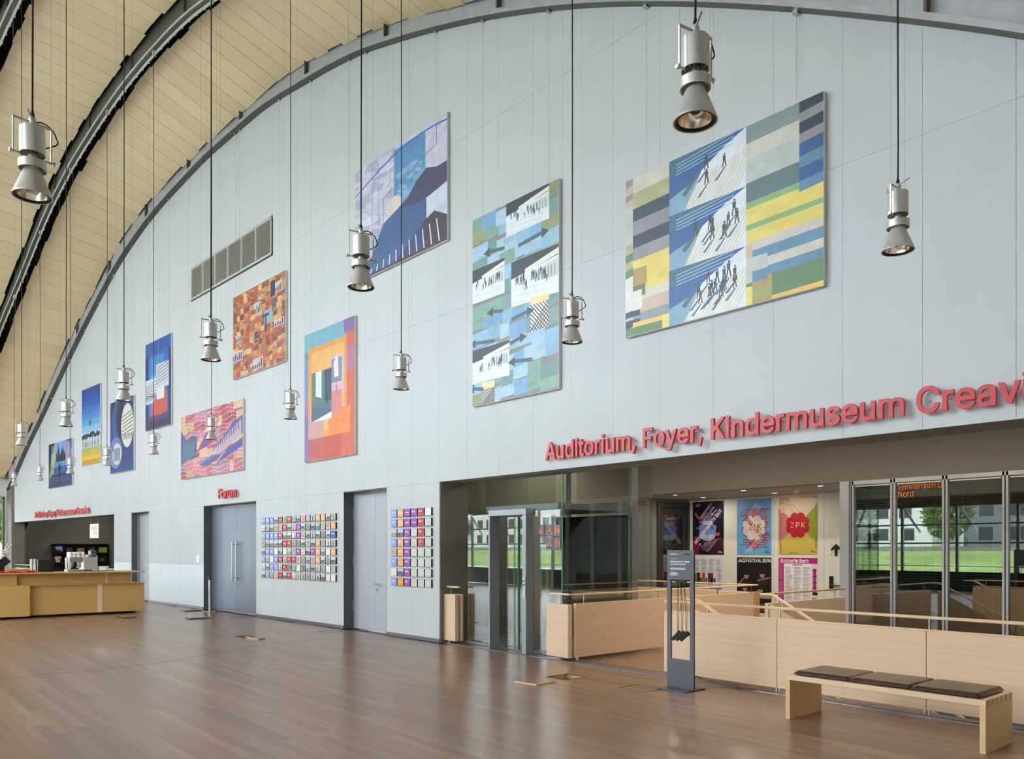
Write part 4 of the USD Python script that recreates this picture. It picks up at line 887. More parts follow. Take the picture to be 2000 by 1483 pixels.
# ------------------------------------------------------------------ balustrades
def feet(t, pts):
    for x, y in pts: obj('foot', [rod((x - .02, y, 0), (x - .02, y, .06), .012, 8), rod((x + .02, y, 0), (x + .02, y, .06), .012, 8)], 'steel', t)
b1 = thing('balustrade', (0, 0, 0), label='long front oak balustrade with a handrail behind the bench', cat='balustrade')
for a, b in ((-6.72, -5.058), (-5.052, -3.372), (-3.366, -1.686), (-1.68, 0.0), (0.006, 1.7)): obj('panel', cb(a, b, 8.45, 8.50, .055, .862, .002), 'oak_x', b1)
obj('cap', cb(-6.73, 1.7, 8.445, 8.515, .862, .876, .002), 'oak_solid', b1)
obj('handrail', cb(-6.74, 1.7, 8.455, 8.505, .984, 1.014, .010), 'oak_solid', b1)
for u in (-6.50, -5.03, -3.35, -1.67): obj('rail_post', cb(u - .007, u + .007, 8.472, 8.488, .87, .99, .002), 'steel', b1)
feet(b1, [(-6.5, 8.475), (-5.055, 8.475), (-3.37, 8.475), (-1.68, 8.475)])
obj('end_cap', cb(-6.735, -6.715, 8.45, 8.56, .055, .862, .002), 'oak_solid', b1)
b2 = thing('balustrade', (0, 0, 0), label='narrow oak balustrade post unit beside the lift glass and wall end', cat='balustrade')
obj('panel', cb(-11.80, -11.37, 8.38, 8.46, .05, .885, .002), 'oak_x', b2); obj('panel', cb(-11.80, -11.37, 8.50, 8.56, .05, .885, .002), 'oak_x', b2)
obj('handrail', cb(-11.79, -11.36, 8.43, 8.50, 1.0, 1.03, .010), 'oak_solid', b2); obj('rail_post', cb(-11.6, -11.586, 8.46, 8.475, .5, 1.01, .002), 'steel', b2); feet(b2, [(-11.6, 8.42)])
b3 = thing('balustrade', (0, 0, 0), label='oak balustrade beside the lift running back into the foyer', cat='balustrade')
obj('panel', cb(-8.98, -8.50, 8.38, 8.47, .05, .86, .002), 'oak_x', b3); obj('panel', cb(-8.53, -8.47, 8.52, 10.6, .05, .872, .002), 'oak_x', b3); obj('panel', cb(-8.53, -8.47, 10.606, 13.34, .05, .872, .002), 'oak_x', b3)
obj('end_post', cb(-8.56, -8.44, 13.35, 13.50, .05, .88, .002), 'oak_dark', b3); obj('panel', cb(-12.1, -8.57, 13.42, 13.48, .05, .872, .002), 'oak_x', b3)
obj('handrail', [cb(-8.97, -8.47, 8.42, 8.48, .995, 1.022, .009), cb(-8.525, -8.465, 8.42, 13.5, .995, 1.022, .009), cb(-12.1, -8.46, 13.43, 13.49, .995, 1.022, .009)], 'oak_solid', b3)
for x, y in ((-8.75, 8.45), (-8.5, 8.72), (-8.5, 10.5), (-8.5, 12.2), (-8.5, 13.3), (-10.2, 13.46)): obj('rail_post', cb(x - .007, x + .007, y - .007, y + .007, .86, 1.0, .002), 'steel', b3)
feet(b3, [(-8.75, 8.43), (-8.5, 8.58), (-8.5, 10.6)])
b4 = thing('balustrade', (0, 0, 0), label='dark-shaded oak balustrade at the stairwell by the seminar corner', cat='balustrade')
obj('panel', cb(-6.76, -6.70, 10.95, 13.42, .05, .86, .002), 'oak_x', b4); obj('handrail', cb(-6.76, -6.70, 10.89, 13.45, .99, 1.017, .009), 'oak_dark', b4)
for y in (11.2, 13.1): obj('rail_post', cb(-6.737, -6.723, y - .007, y + .007, .86, 1.0, .002), 'steel', b4)
for y, lb in ((8.98, 'sloping oak stair handrail close behind the front balustrade'), (10.86, 'sloping oak stair handrail starting at the shaded balustrade')):
    t = thing('stair_handrail', (0, 0, 0), label=lb, cat='handrail')
    sl = .54
    def rail(x0, x1, z0): return hexa([(x0, y - .025, z0), (x1, y - .025, z0 - sl * (x1 - x0)), (x1, y + .025, z0 - sl * (x1 - x0)), (x0, y + .025, z0), (x0, y - .025, z0 + .03), (x1, y - .025, z0 + .03 - sl * (x1 - x0)), (x1, y + .025, z0 + .03 - sl * (x1 - x0)), (x0, y + .025, z0 + .03)])
    obj('handrail', [cb(-6.78, -6.56, y - .025, y + .025, .985, 1.015, .008), rail(-6.57, -2.6, .985)], 'oak_solid', t)
    obj('side_panel', hexa([(-6.6, y - .02, -.05), (-2.6, y - .02, -2.2), (-2.6, y + .02, -2.2), (-6.6, y + .02, -.05), (-6.6, y - .02, .86), (-2.6, y - .02, -1.3), (-2.6, y + .02, -1.3), (-6.6, y + .02, .86)]), 'oak_x', t)
    for u in (-6.4, -5.2, -4.0): obj('rail_post', cb(u - .007, u + .007, y - .007, y + .007, .86 - sl * (u + 6.6) - .02, .995 - sl * (u + 6.57), .002), 'steel', t)

# ------------------------------------------------------------------ glass lift
lf = thing('lift_enclosure', (0, 0, 0), label='tall glass lift enclosure with a grey door portal', cat='lift')
obj('glass_pane', bx(-11.29, -10.53, 8.60, 8.616, .02, 2.27), 'lift_pane', lf); obj('glass_pane', bx(-9.52, -8.86, 8.60, 8.616, .02, 2.27), 'lift_pane', lf)
obj('glass_pane', bx(-11.29, -8.86, 8.60, 8.616, 2.29, 4.14), 'lift_pane', lf)
obj('glass_pane', bx(-8.866, -8.85, 8.62, 10.18, .02, 2.24), 'lift_pane', lf); obj('glass_pane', bx(-8.866, -8.85, 8.62, 10.18, 2.255, 4.14), 'lift_pane', lf); obj('glass_pane', bx(-8.866, -8.85, 10.19, 10.79, .02, 4.14), 'lift_pane', lf)
obj('glass_pane', bx(-11.31, -11.294, 8.62, 10.79, .02, 4.14), 'lift_pane', lf)
obj('glass_edge', [bx(-8.87, -8.846, 8.598, 8.612, .02, 4.14)], 'glass_edge', lf); obj('glass_edge', [bx(-8.868, -8.848, 10.183, 10.188, .02, 4.14)], 'glass_edge', lf)
for x, z in ((-11.2, 2.27), (-9.42, 2.28), (-8.9, 2.27)): obj('glass_clamp', cb(x - .03, x + .03, 8.57, 8.64, z - .05, z + .05, .004), 'rail_white', lf)
obj('portal_jamb', cb(-10.50, -10.46, 8.44, 8.66, .0, 2.26, .004), 'lift_grey', lf); obj('portal_jamb', cb(-9.62, -9.53, 8.44, 8.60, 0, 2.26, .004), 'lift_grey', lf)
obj('portal_head', cb(-10.50, -9.53, 8.44, 8.66, 2.26, 2.36, .004), 'lift_grey', lf)
obj('transom', [bx(-11.29, -10.5, 8.595, 8.64, 2.27, 2.29), bx(-9.44, -8.86, 8.61, 8.66, 2.22, 2.33)], 'alu_frame', lf)
bp = obj('button_panel', cb(-9.60, -9.53, 8.425, 8.44, .9, 1.25, .003), 'alu_frame', lf)
obj('button', [lathe([(0, 0), (.014, 0), (.014, .006), (0, .006)], 14).apply_transform(trimesh.transformations.rotation_matrix(math.pi / 2, [1, 0, 0])).apply_translation([-9.565, 8.425, z]) for z in (1.18, 1.12)], 'dark_frame', bp)
obj('door_leaf', bx(-10.27, -9.96, 8.64, 8.655, .02, 2.24), 'lift_pane', lf); obj('door_leaf', bx(-9.95, -9.62, 8.66, 8.675, .02, 2.24), 'lift_pane', lf)
obj('glass_edge', [bx(u - .006, u + .006, 8.636, 8.68, .02, 2.24) for u in (-10.05, -9.955, -9.7, -9.34, -9.2)], 'glass_edge', lf)
obj('shaft_post', [bx(-10.75, -10.62, 10.55, 10.7, -.0, 4.1), bx(-9.2, -9.1, 10.55, 10.7, 0, 4.1)], 'alu_frame', lf)
obj('car_back', bx(-11.0, -9.15, 10.45, 10.5, .05, 2.3), 'roof_dark', lf); obj('car_roof', bx(-11.0, -9.15, 8.8, 10.5, 2.35, 2.45), 'lift_grey', lf); obj('car_floor', bx(-11.2, -8.95, 8.72, 10.6, .0, .05), 'threshold_metal', lf)
obj('car_handrail', rod((-11.0, 10.4, .92), (-9.2, 10.4, .92), .018, 8), 'steel', lf)
ICONS = {}
def disc(x, y, r, n=12): return Point(x, y).buffer(r, n)
from shapely.geometry import LineString
ln = lambda pts, w, cap=1: LineString(pts).buffer(w / 2, cap_style=cap)
ICONS['down arrow'] = unary_union([ln([(.5, .85), (.5, .3)], .16, 2), Polygon([(.2, .48), (.5, .12), (.8, .48), (.62, .48), (.5, .34), (.38, .48)])])
ICONS['wheelchair'] = unary_union([disc(.46, .84, .07), ln([(.46, .74), (.48, .48), (.68, .48), (.76, .22), (.86, .24)], .08), ln([(.47, .62), (.66, .62)], .06), disc(.48, .32, .22).difference(disc(.48, .32, .15)).difference(sbox(.55, .36, .8, .6))])
ICONS['restroom'] = unary_union([disc(.3, .84, .08), disc(.7, .84, .08), sbox(.18, .42, .42, .74), sbox(.22, .12, .29, .44), sbox(.31, .12, .38, .44), Polygon([(.62, .74), (.78, .74), (.9, .36), (.5, .36)]), sbox(.62, .12, .69, .4), sbox(.71, .12, .78, .4)])
ICONS['coat hanger'] = unary_union([ln([(.15, .3), (.5, .52), (.85, .3), (.15, .3)], .07), ln([(.5, .52), (.5, .62), (.58, .68), (.54, .78), (.44, .76)], .06)])
ICONS['baby changing'] = unary_union([disc(.4, .82, .09), ln([(.4, .7), (.3, .4), (.3, .15)], .12), ln([(.4, .64), (.62, .5)], .07), disc(.68, .56, .07), ln([(.66, .46), (.62, .34)], .1), ln([(.56, .3), (.85, .3), (.85, .8)], .06)])
for k, (nm, cx_, cz) in enumerate((('down arrow', -9.33, 1.90), ('wheelchair', -9.13, 1.90), ('restroom', -8.96, 1.90), ('coat hanger', -9.13, 1.70), ('baby changing', -8.96, 1.70))):
    t = thing('pictogram_sign', (cx_ - .082, 8.592, cz), 0, label=f'small grey square sign with an orange {nm} symbol on the lift glass', cat='sign', group='symbol signs on the lift glass')
    obj('plate', bx(0, .164, -.004, 0, 0, .19), 'kiosk_metal', t)
    g = affinity.scale(ICONS[nm], .164, .19, origin=(0, 0)); ms = []
    for q in getattr(g, 'geoms', [g]): ms.append(trimesh.creation.extrude_polygon(q, .002, engine='earcut'))
    m = trimesh.util.concatenate(ms); v = m.vertices.copy(); m.vertices = np.stack([v[:, 0], -.004 - v[:, 2], v[:, 1]], 1); obj('symbol', m, 'orange_print', t)

# ------------------------------------------------------------------ information stele, audio guides, bench
k = thing('information_stele', (-5.96, 7.80, 0), 0, label='dark grey steel information stele with a window cut-out', cat='information stele')
sp = sbox(-.20, 0, .20, 1.675).difference(sbox(-.143, .345, .143, 1.315))
m = trimesh.creation.extrude_polygon(sp, .025, engine='earcut'); v = m.vertices.copy(); m.vertices = np.stack([v[:, 0], .0125 - v[:, 2], v[:, 1] + .012], 1); obj('slab', m, 'kiosk_metal', k)
obj('base_plate', cb(-.20, .23, -.21, .18, 0, .014, .003), 'kiosk_metal', k)
p = Print(.38, .33, (92, 90, 100))
p.text('Zwischen Normen, Regeln', .10, .60, .020, (245, 245, 245), True, sx=.86); p.text('und Gestaltungskraft', .10, .505, .020, (245, 245, 245), True, sx=.86)
p.text('KONSTRUKTION', .10, .72, .010, (235, 235, 235)); p.bars(.10, .88, .47, .93, 2, (235, 235, 235), 1, .45); p.bars(.10, .32, .72, .40, 2, (235, 235, 235), 2, .5); p.bars(.10, .10, .52, .23, 3, (235, 235, 235), 3, .5)
emblem(p, .68, .87, .22, (14, 14, 16)); p.F[0] = p.F[0][:0]
tag(p.put(k, (-.19, -.0135, 1.34), 'print', 'lettering'), kind='stuff')
obj('hook_bar', cb(-.075, .075, -.02, .03, 1.295, 1.317, .003), 'black', k)
for i, (ux, uy, lb) in enumerate(((-.062, -.0, 'black audio guide on a strap, front of the three in the stele'), (.0, .0, 'black audio guide on a strap, between the other two in the stele'), (.062, .0, 'black audio guide on a strap, set apart by its collar tip'))):
    g = thing('audio_guide', (-5.965 + ux, 7.80 + uy, .64), .3, label=lb, cat='audio guide', group='audio guides hanging in the stele')
    obj('handset', cb(-.075, .05, -.018, .018, -.022, .022, .008).apply_transform(trimesh.transformations.rotation_matrix(-.75, [0, 1, 0])), 'black', g)
    obj('ear_piece', cb(.03, .075, -.022, .022, -.028, .028, .008).apply_transform(trimesh.transformations.rotation_matrix(-.75, [0, 1, 0])), 'black', g)
    obj('strap', [tube([(.02, -.008, .03), (.015, -.008, .3), (-ux * .25, -uy * .6, .665)], .003, 6), tube([(.025, .008, .03), (.03, .008, .3), (-ux * .25 + .006, -uy * .6, .665)], .003, 6)], 'black', g)
bn = thing('bench', (-4.22, 7.21, 0), 0, label='low oak bench with finger-jointed ends in front of the balustrade', cat='bench')
obj('seat_board', cb(0, 1.815, 0, .63, .395, .445, .003), 'oak_solid', bn)
obj('leg', cb(0, .048, 0, .63, 0, .395, .003), 'oak_leg', bn); obj('leg', cb(1.767, 1.815, 0, .63, 0, .395, .003), 'oak_leg', bn)
for i in range(6): a = .02 + .105 * i; obj('finger_joint', bx(1.8145, 1.8162, a, a + .052, .395, .444), 'oak_dark', bn); obj('finger_joint', bx(-.0012, .0005, a, a + .052, .395, .444), 'oak_dark', bn)
cus = None
for i, (a, b) in enumerate(((.075, .632), (.638, 1.195), (1.201, 1.76))):
    c = thing('seat_cushion', (-4.22 + a, 7.24, .445), 0, label=['dark brown leather cushion on the bench end beside the stele', 'dark brown leather cushion at the middle of the bench', 'dark brown leather cushion on the jointed bench end'][i], cat='cushion', group='leather cushions on the bench')
    n = 26; w, dp, h = b - a, .565, .05
    gx, gy = np.meshgrid(np.linspace(0, 1, n), np.linspace(0, 1, n), indexing='ij')
    ed = np.minimum(np.minimum(gx, 1 - gx) * w, np.minimum(gy, 1 - gy) * dp); rr = np.clip(ed / .022, 0, 1); top = .020 + .026 * np.sqrt(1 - (1 - rr) ** 2)
    top += .004 * (meshkit.noise(np.stack([gx * 5 + 9 * i, gy * 9, gx * 0], -1), 3) - .5) * (rr > .9) + .006 * np.clip(ed / .2, 0, 1)
    sx_ = lambda q: np.clip(q, 0, 1)
    V1 = np.stack([gx * w, gy * dp, top], -1).reshape(-1, 3); V2 = np.stack([gx * w, gy * dp, np.where(ed < .001, .012, 0)], -1).reshape(-1, 3); F1 = []
    for p_ in range(n - 1):
        for q_ in range(n - 1): s_ = p_ * n + q_; F1 += [[s_, s_ + n, s_ + n + 1], [s_, s_ + n + 1, s_ + 1]]
    F1 = np.array(F1); bd = [i_ * n for i_ in range(n)] + [(n - 1) * n + j for j in range(1, n)] + [i_ * n + n - 1 for i_ in range(n - 2, -1, -1)] + [j for j in range(n - 2, 0, -1)]
    side = []; N2 = n * n
    for s_ in range(len(bd)): p_, q_ = bd[s_], bd[(s_ + 1) % len(bd)]; side += [[p_, N2 + p_, N2 + q_], [p_, N2 + q_, q_]]
    m = trimesh.Trimesh(np.vstack([V1, V2]), np.vstack([F1, F1[:, ::-1] + N2, side]), process=False)
    obj('pad', m, 'leather', c, smooth=60)
    obj('seam', tube([(.004, .002, .014), (w / 2, -.001, .014), (w - .004, .002, .014)], .003, 6), 'black', c)

# stanchion at the Forum door
t = thing('barrier_post', (-21.72, 7.70, 0), 0, label='chrome barrier post with a black head before the Forum door', cat='barrier post')
obj('base', lathe([(0, 0), (.15, 0), (.15, .012), (.12, .022), (.03, .03), (0, .03)], 32), 'steel', t, smooth=35); obj('pole', lathe([(0, .02), (.032, .02), (.032, .86), (0, .86)], 24), 'steel', t, smooth=35); obj('belt_head', lathe([(0, .86), (.04, .86), (.04, .95), (.03, .965), (0, .965)], 24), 'dark_frame', t, smooth=35)

# ------------------------------------------------------------------ floor boxes
def floor_box(x0, x1, y0, y1, label, lid=None, hole=False):
    t = thing('floor_box', ((x0 + x1) / 2, (y0 + y1) / 2, 0), 0, label=label, cat='floor box'); w, d = (x1 - x0) / 2, (y1 - y0) / 2
    obj('rim', [bx(-w, w, -d, -d + .008, -.004, .003), bx(-w, w, d - .008, d, -.004, .003), bx(-w, -w + .008, -d, d, -.004, .003), bx(w - .008, w, -d, d, -.004, .003)], 'dark_frame', t)
    if hole:
        z = -.16; obj('box', [bx(-w, w, -d, -d + .006, z, -.002), bx(-w, w, d - .006, d, z, -.002), bx(-w, -w + .006, -d, d, z, -.002), bx(w - .006, w, -d, d, z, -.002), bx(-w, w, -d, d, z - .01, z)], 'oak_dark', t)
        obj('socket_block', bx(-.5 * w, .5 * w, -.4 * d, .4 * d, z, z + .05), 'black', t)
    if lid:
        a, b, c, e, h = lid; obj('lid', cb(a, b, c, e, h, h + .022, .002), 'floor_wood', t, tone=lin((138, 106, 84)))
a, b, c, d = hatches['coffee']; floor_box(a, b, c, d, 'open floor box with an empty lined hole near the balustrade', hole=True)
t = thing('loose_floor_board', (-7.45, 6.75, 0), .10, label='loose oak lid lying on the floor beside the open box', cat='floor board'); obj('board', cb(-.19, .19, -.18, .18, 0, .022, .002), 'floor_wood', t, tone=lin((150, 118, 94))); obj('edge_band', [bx(-.192, .192, -.183, -.18, .002, .020), bx(.19, .193, -.18, .18, .002, .020)], 'oak_solid', t)
a, b, c, d = hatches['forum']; floor_box(a, b, c, d, 'open floor box with raised flap in the middle of the hall', lid=(-.26, .20, .115, .135, .0), hole=True)
t = thing('loose_floor_board', (-14.5, 6.02, 0), .25, label='thin oak flap leaning beside the open box in the hall', cat='floor board'); obj('board', cb(-.16, .16, -.08, .08, 0, .018, .002), 'floor_wood', t, tone=lin((150, 118, 94))); obj('edge_band', bx(-.162, .162, -.083, -.08, .002, .016), 'oak_solid', t)
for x0, x1, y0, y1, lb in ((-21.6, -20.9, 5.33, 5.62, 'floor box with propped lid beside the counter end'), (-19.85, -19.5, 6.45, 6.95, 'floor box with lifted lid between counter and Forum door'), (-22.4, -22.05, 7.15, 7.62, 'floor box with lifted lid at the foot of the pale dado'), (-19.4, -19.1, 7.38, 7.74, 'floor box at the threshold of the Forum door'), (-14.95, -14.6, 7.5, 7.9, 'closed floor box outline before the grey door'), (-6.5, -6.08, 7.28, 7.62, 'closed floor box outline beside the stele base')):
    lift = 'lid' in lb; floor_box(x0, x1, y0, y1, lb, lid=((x0 - x1) / 2, (x1 - x0) / 2, (y0 - y1) / 2, (y1 - y0) / 2, .012) if lift else None)

# ------------------------------------------------------------------ reception counter and what stands on it
ct = thing('reception_counter', (0, 0, 0), label='long honey oak reception counter with stepped front panels', cat='counter')
for x, ya, yb, nm in ((-22.30, .2, 3.555, 'front_panel'), (-22.50, 3.555, 5.10, 'front_panel'), (-22.48, 5.21, 6.23, 'front_panel')): obj(nm, cb(x - .06, x, ya, yb, .06, .81, .002), 'counter_oak', ct)
obj('pilaster', cb(-22.56, -22.47, 5.10, 5.21, .06, .81, .002), 'oak_solid', ct)
for x, ya, yb in ((-22.62, .2, 3.33), (-22.74, 3.33, 5.33), (-22.72, 5.39, 5.97)): obj('upper_panel', cb(x - .05, x, ya, yb, .81, 1.09, .002), 'counter_oak', ct)
obj('pilaster', cb(-22.78, -22.71, 5.33, 5.39, .81, 1.09, .002), 'oak_solid', ct)
obj('worktop', cb(-23.6, -22.42, .2, 6.24, 1.085, 1.115, .004), 'counter_oak', ct); obj('shelf_step', bx(-22.75, -22.40, .2, 6.2, .795, .81), 'counter_oak', ct)
obj('end_panel', cb(-23.5, -22.52, 6.16, 6.21, .06, .80, .002), 'counter_oak', ct); obj('plinth', bx(-23.4, -22.65, .3, 6.05, 0, .06), 'black', ct); obj('carcass', bx(-23.45, -22.80, .3, 5.95, .06, 1.085), 'counter_oak', ct)
cm = thing('coffee_machine', (-23.1, 4.85, 1.115), 0, label='steel espresso machine on the counter under a heap of white cups', cat='coffee machine')
obj('body', cb(-.28, .25, .0, .33, .05, .38, .01), 'silver_paint', cm); obj('back_panel', cb(-.30, .22, .32, .34, .02, .42, .004), 'lift_grey', cm); obj('group_side', cb(-.2, .2, -.32, .0, .25, .38, .01), 'steel', cm); obj('drip_tray', cb(-.22, .24, -.36, .02, .0, .06, .006), 'steel', cm)
for y_ in (-.26, -.08): obj('brew_group', lathe([(0, .10), (.03, .10), (.045, .14), (.05, .25), (0, .25)], 18).apply_translation([.13, y_, 0]), 'steel', cm, smooth=35); obj('portafilter', [rod((.13, y_, .14), (.30, y_, .13), .014, 8)], 'black', cm)
for y_ in (-.36, -.30): obj('cylinder', lathe([(0, .03), (.04, .03), (.04, .34), (.02, .37), (0, .37)], 18).apply_translation([.1, y_, 0]), 'steel', cm, smooth=35)
obj('cup_rail', [rod((.23, -.30, .44), (.23, .3, .44), .006, 6), rod((-.25, .32, .5), (.2, .32, .5), .008, 6)], 'steel', cm); obj('smoked_hood', cb(-.2, .1, .20, .34, .382, .56, .02), 'kiosk_metal', cm)
cupm = lathe([(0, 0), (.028, 0), (.034, .01), (.046, .065), (.043, .065), (.031, .012), (0, .008)], 20)
def cup(loc, flip, lb):
    c = thing('coffee_cup', loc, 0, label=lb, cat='cup', group='white cups heaped on the espresso machine')
    m = cupm.copy()
    if flip: m.apply_transform(trimesh.transformations.rotation_matrix(math.pi, [1, 0, 0])); m.apply_translation([0, 0, .065])
    obj('bowl', m, 'porcelain', c, smooth=40)
    obj('ear', tube([(.041, 0, .05), (.056, 0, .046), (.055, 0, .022), (.034, 0, .016)], .005, 6), 'porcelain', c, smooth=True)
for i in range(5):
    for x_ in (-23.30, -23.18, -23.06): cup((x_, 4.585 + .0985 * i, 1.4955), True, 'white cup in the heap on top of the espresso machine')
    for x_ in (-23.30, -23.18, -23.06)[(i % 2):3]:
        if i < 4: cup((x_, 4.585 + .0985 * i, 1.561), i % 3 == 0, 'white cup in the heap on top of the espresso machine')
t = thing('bowl', (-22.95, 5.34, 1.115), 0, label='white porcelain bowl on the counter beside the espresso machine', cat='bowl'); obj('body', lathe([(0, 0), (.09, 0), (.13, .03), (.135, .13), (.125, .13), (.12, .035), (0, .02)], 32), 'porcelain', t, smooth=40); obj('rim', lathe([(.124, .128), (.138, .128), (.138, .136), (.124, .136), (.124, .128)], 32), 'porcelain', t, smooth=40)
t = thing('tray', (-22.68, 3.30, 1.115), 0, label='low red tray with leaflets on the counter top', cat='tray'); obj('base', cb(-.1, .1, -.5, .45, 0, .02, .004), 'red_plastic', t); obj('rim', [cb(-.11, -.095, -.5, .45, 0, .05, .003), cb(.095, .11, -.5, .45, 0, .035, .003), cb(-.1, .1, .44, .455, 0, .05, .003)], 'red_plastic', t); obj('leaflets', [bx(-.08, .08, -.45 + .12 * i, -.36 + .12 * i, .02, .028 + .004 * (i % 3)) for i in range(6)], 'white_print', t)
t = thing('monitor', (-23.05, 3.12, 1.115), 0, label='slanted dark till screen at the edge of the counter', cat='monitor'); obj('screen', cb(-.02, .02, -.19, .19, -.09, .10, .006).apply_transform(trimesh.transformations.rotation_matrix(.75, [1, 0, 0])).apply_translation([0, -.06, .21]), 'black', t); obj('bezel', cb(-.024, .0, -.20, .20, -.10, .11, .006).apply_transform(trimesh.transformations.rotation_matrix(.75, [1, 0, 0])).apply_translation([-.012, -.06, .21]), 'silver_paint', t); obj('stand', cb(-.05, .05, -.10, -.0, 0, .16, .004), 'black', t)
t = thing('grinder_box', (-23.4, 4.05, 1.115), 0, label='black box appliance on the counter next to steel canisters', cat='appliance'); obj('body', cb(-.15, .15, -.16, .2, 0, .32, .006), 'black', t); obj('cable_loop', tube([(.16, .0, .02), (.2, .1, .12), (.19, .2, .14), (.16, .26, .02)], .006, 6), 'cable_black', t)
for i, y_ in enumerate((3.76, 3.84)):
    t = thing('canister', (-23.35, y_, 1.115), 0, label=('polished steel canister standing clear of the black appliance', 'polished steel canister touching the black appliance')[i], cat='canister', group='steel canisters on the counter'); obj('body', lathe([(0, 0), (.036, 0), (.036, .31), (0, .31)], 20), 'steel', t, smooth=35); obj('lid', lathe([(0, .31), (.038, .31), (.038, .33), (0, .335)], 20), 'steel', t, smooth=35)
t = thing('low_table', (-24.6, 3.4, 0), 0, label='low brown back table behind the counter', cat='table'); obj('tabletop', cb(-.3, .3, -.6, .6, 1.13, 1.17, .004), 'oak_dark', t); obj('leg', cb(-.25, -.2, -.55, -.5, 0, 1.13), 'steel', t); obj('leg', cb(.2, .25, -.55, -.5, 0, 1.13), 'steel', t); obj('leg', cb(-.25, -.2, .5, .55, 0, 1.13), 'steel', t); obj('leg', cb(.2, .25, .5, .55, 0, 1.13), 'steel', t)
vs = thing('flower_vase', (-23.47, 3.06, 1.115), 0, label='vase of pale blossom branches at the counter edge', cat='flowers'); obj('vase', lathe([(0, 0), (.06, 0), (.09, .1), (.07, .2), (.06, .24), (.055, .24), (.06, .2), (.08, .1), (0, .02)], 24), 'ceramic_dark', vs, smooth=40)
br, bl = [], []; r_ = random.Random(4)
for i in range(13):
    a, l = r_.uniform(0, 6.28), r_.uniform(.3, .62); e = np.array([.55 * l * math.cos(a), .55 * l * math.sin(a), .24 + l * .85]); pts = [(0, 0, .2), e * .5 + [0, 0, .1], e]; br.append(tube(pts, .004, 5))
    for j in range(9): q = np.array(pts[1]) + (e - np.array(pts[1])) * r_.uniform(0, 1) + [r_.uniform(-.04, .04) for _ in range(3)]; s = trimesh.creation.icosphere(1, r_.uniform(.012, .022)); s.apply_translation(q); bl.append(s)
obj('branches', br, 'bark', vs, kind='stuff'); obj('blossoms', bl, 'blossom', vs, kind='stuff')

# ------------------------------------------------------------------ shop recess behind the counter
rc = thing('wall_shop', kind='structure', label='dark grey end wall of the shop recess behind the counter', cat='wall')
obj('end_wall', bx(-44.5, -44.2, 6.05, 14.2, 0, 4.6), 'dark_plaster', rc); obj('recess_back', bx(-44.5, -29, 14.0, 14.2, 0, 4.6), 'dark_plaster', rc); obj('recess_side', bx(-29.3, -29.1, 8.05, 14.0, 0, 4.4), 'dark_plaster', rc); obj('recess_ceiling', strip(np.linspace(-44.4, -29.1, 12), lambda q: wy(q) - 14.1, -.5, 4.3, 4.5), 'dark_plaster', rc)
for i, x in enumerate((-42.0, -38.5, -35.0)):
    t = thing('recess_lamp', (x, 9.6, 4.3), 0, label=f'round ceiling lamp inside the shop recess, {ORD[i]} from the end wall', cat='ceiling lamp', group='lamps of the shop recess')
    obj('housing', lathe([(.16, 0), (.19, 0), (.19, -.06), (.16, -.06), (.16, 0)], 28), 'alu_frame', t, smooth=35); obj('diffuser', lathe([(0, -.05), (.16, -.05), (.16, -.03), (0, -.03)], 24), 'lamp_glow', t)
    L = UsdLux.DiskLight.Define(stage, str(t.GetPath()) + '/beam'); L.CreateRadiusAttr(.15); L.CreateIntensityAttr(110.0); L.CreateColorAttr(Gf.Vec3f(1, .95, .86)); L.AddTranslateOp().Set(Gf.Vec3d(0, 0, -.07))
sh = thing('display_shelf', (-44.2, 7.95, 0), 0, label='black compartment display shelf with souvenirs in the shop recess', cat='shelf')
for i in range(6): obj('upright', bx(.0, .30, .505 * i - .012, .505 * i + .012, .0, 1.97), 'black', sh)
for j in range(5): obj('shelf_board', bx(0, .30, 0, 2.525, .48 * j + .02, .48 * j + .044), 'black', sh)
obj('back_board', bx(0, .01, 0, 2.525, 0, 1.97), 'black', sh)
for u in (.52, 2.02): obj('hanging_wire', rod((.1, u, 1.97), (.1, u, 4.2), .006, 5), 'wire', sh)
def shelf_item(name, j, i, draw, w, h, label, cat):
    t = thing(name, (-44.2 + .18, 7.95 + .505 * i + (.505 - w) / 2, .48 * j + .045 + .03), math.pi / 2, label=label, cat=cat, group='souvenirs on the display shelf')
    obj('board', bx(0, w, 0, .012, 0, h), 'black', t); p = Print(w, h, (12, 12, 18)); draw(p, random.Random(i * 7 + j)); p.put(t, (0, -.002, 0), 'print')
def fan(p, r):
    for k in range(9): a, b = math.radians(20 + k * 12), math.radians(32 + k * 12); c = (.62, .05); p.poly([(c[0] + .28 * math.cos(a), c[1] + .35 * math.sin(a)), (c[0] + .75 * math.cos(a), c[1] + .9 * math.sin(a)), (c[0] + .75 * math.cos(b), c[1] + .9 * math.sin(b)), (c[0] + .28 * math.cos(b), c[1] + .35 * math.sin(b))], [(90, 140, 210), (206, 220, 236), (60, 110, 190), (180, 200, 226)][k % 4])
def shirt(cols):
    def f(p, r):
        p.poly([(.1, .62), (.3, .95), (.42, .88), (.58, .88), (.7, .95), (.9, .62), (.76, .54), (.72, .62), (.72, .05), (.28, .05), (.28, .62), (.24, .54)], cols[0])
        for _ in range(14): a, b = r.uniform(.3, .62), r.uniform(.08, .8); p.rect(a, b, a + .1, b + .1, r.choice(cols))
    return f
def card(cols):
    def f(p, r):
        p.rect(.05, .05, .95, .95, cols[0])
        for _ in range(26): a, b = r.uniform(.08, .8), r.uniform(.1, .8); p.rect(a, b, a + r.uniform(.04, .14), b + r.uniform(.04, .14), r.choice(cols))
    return f
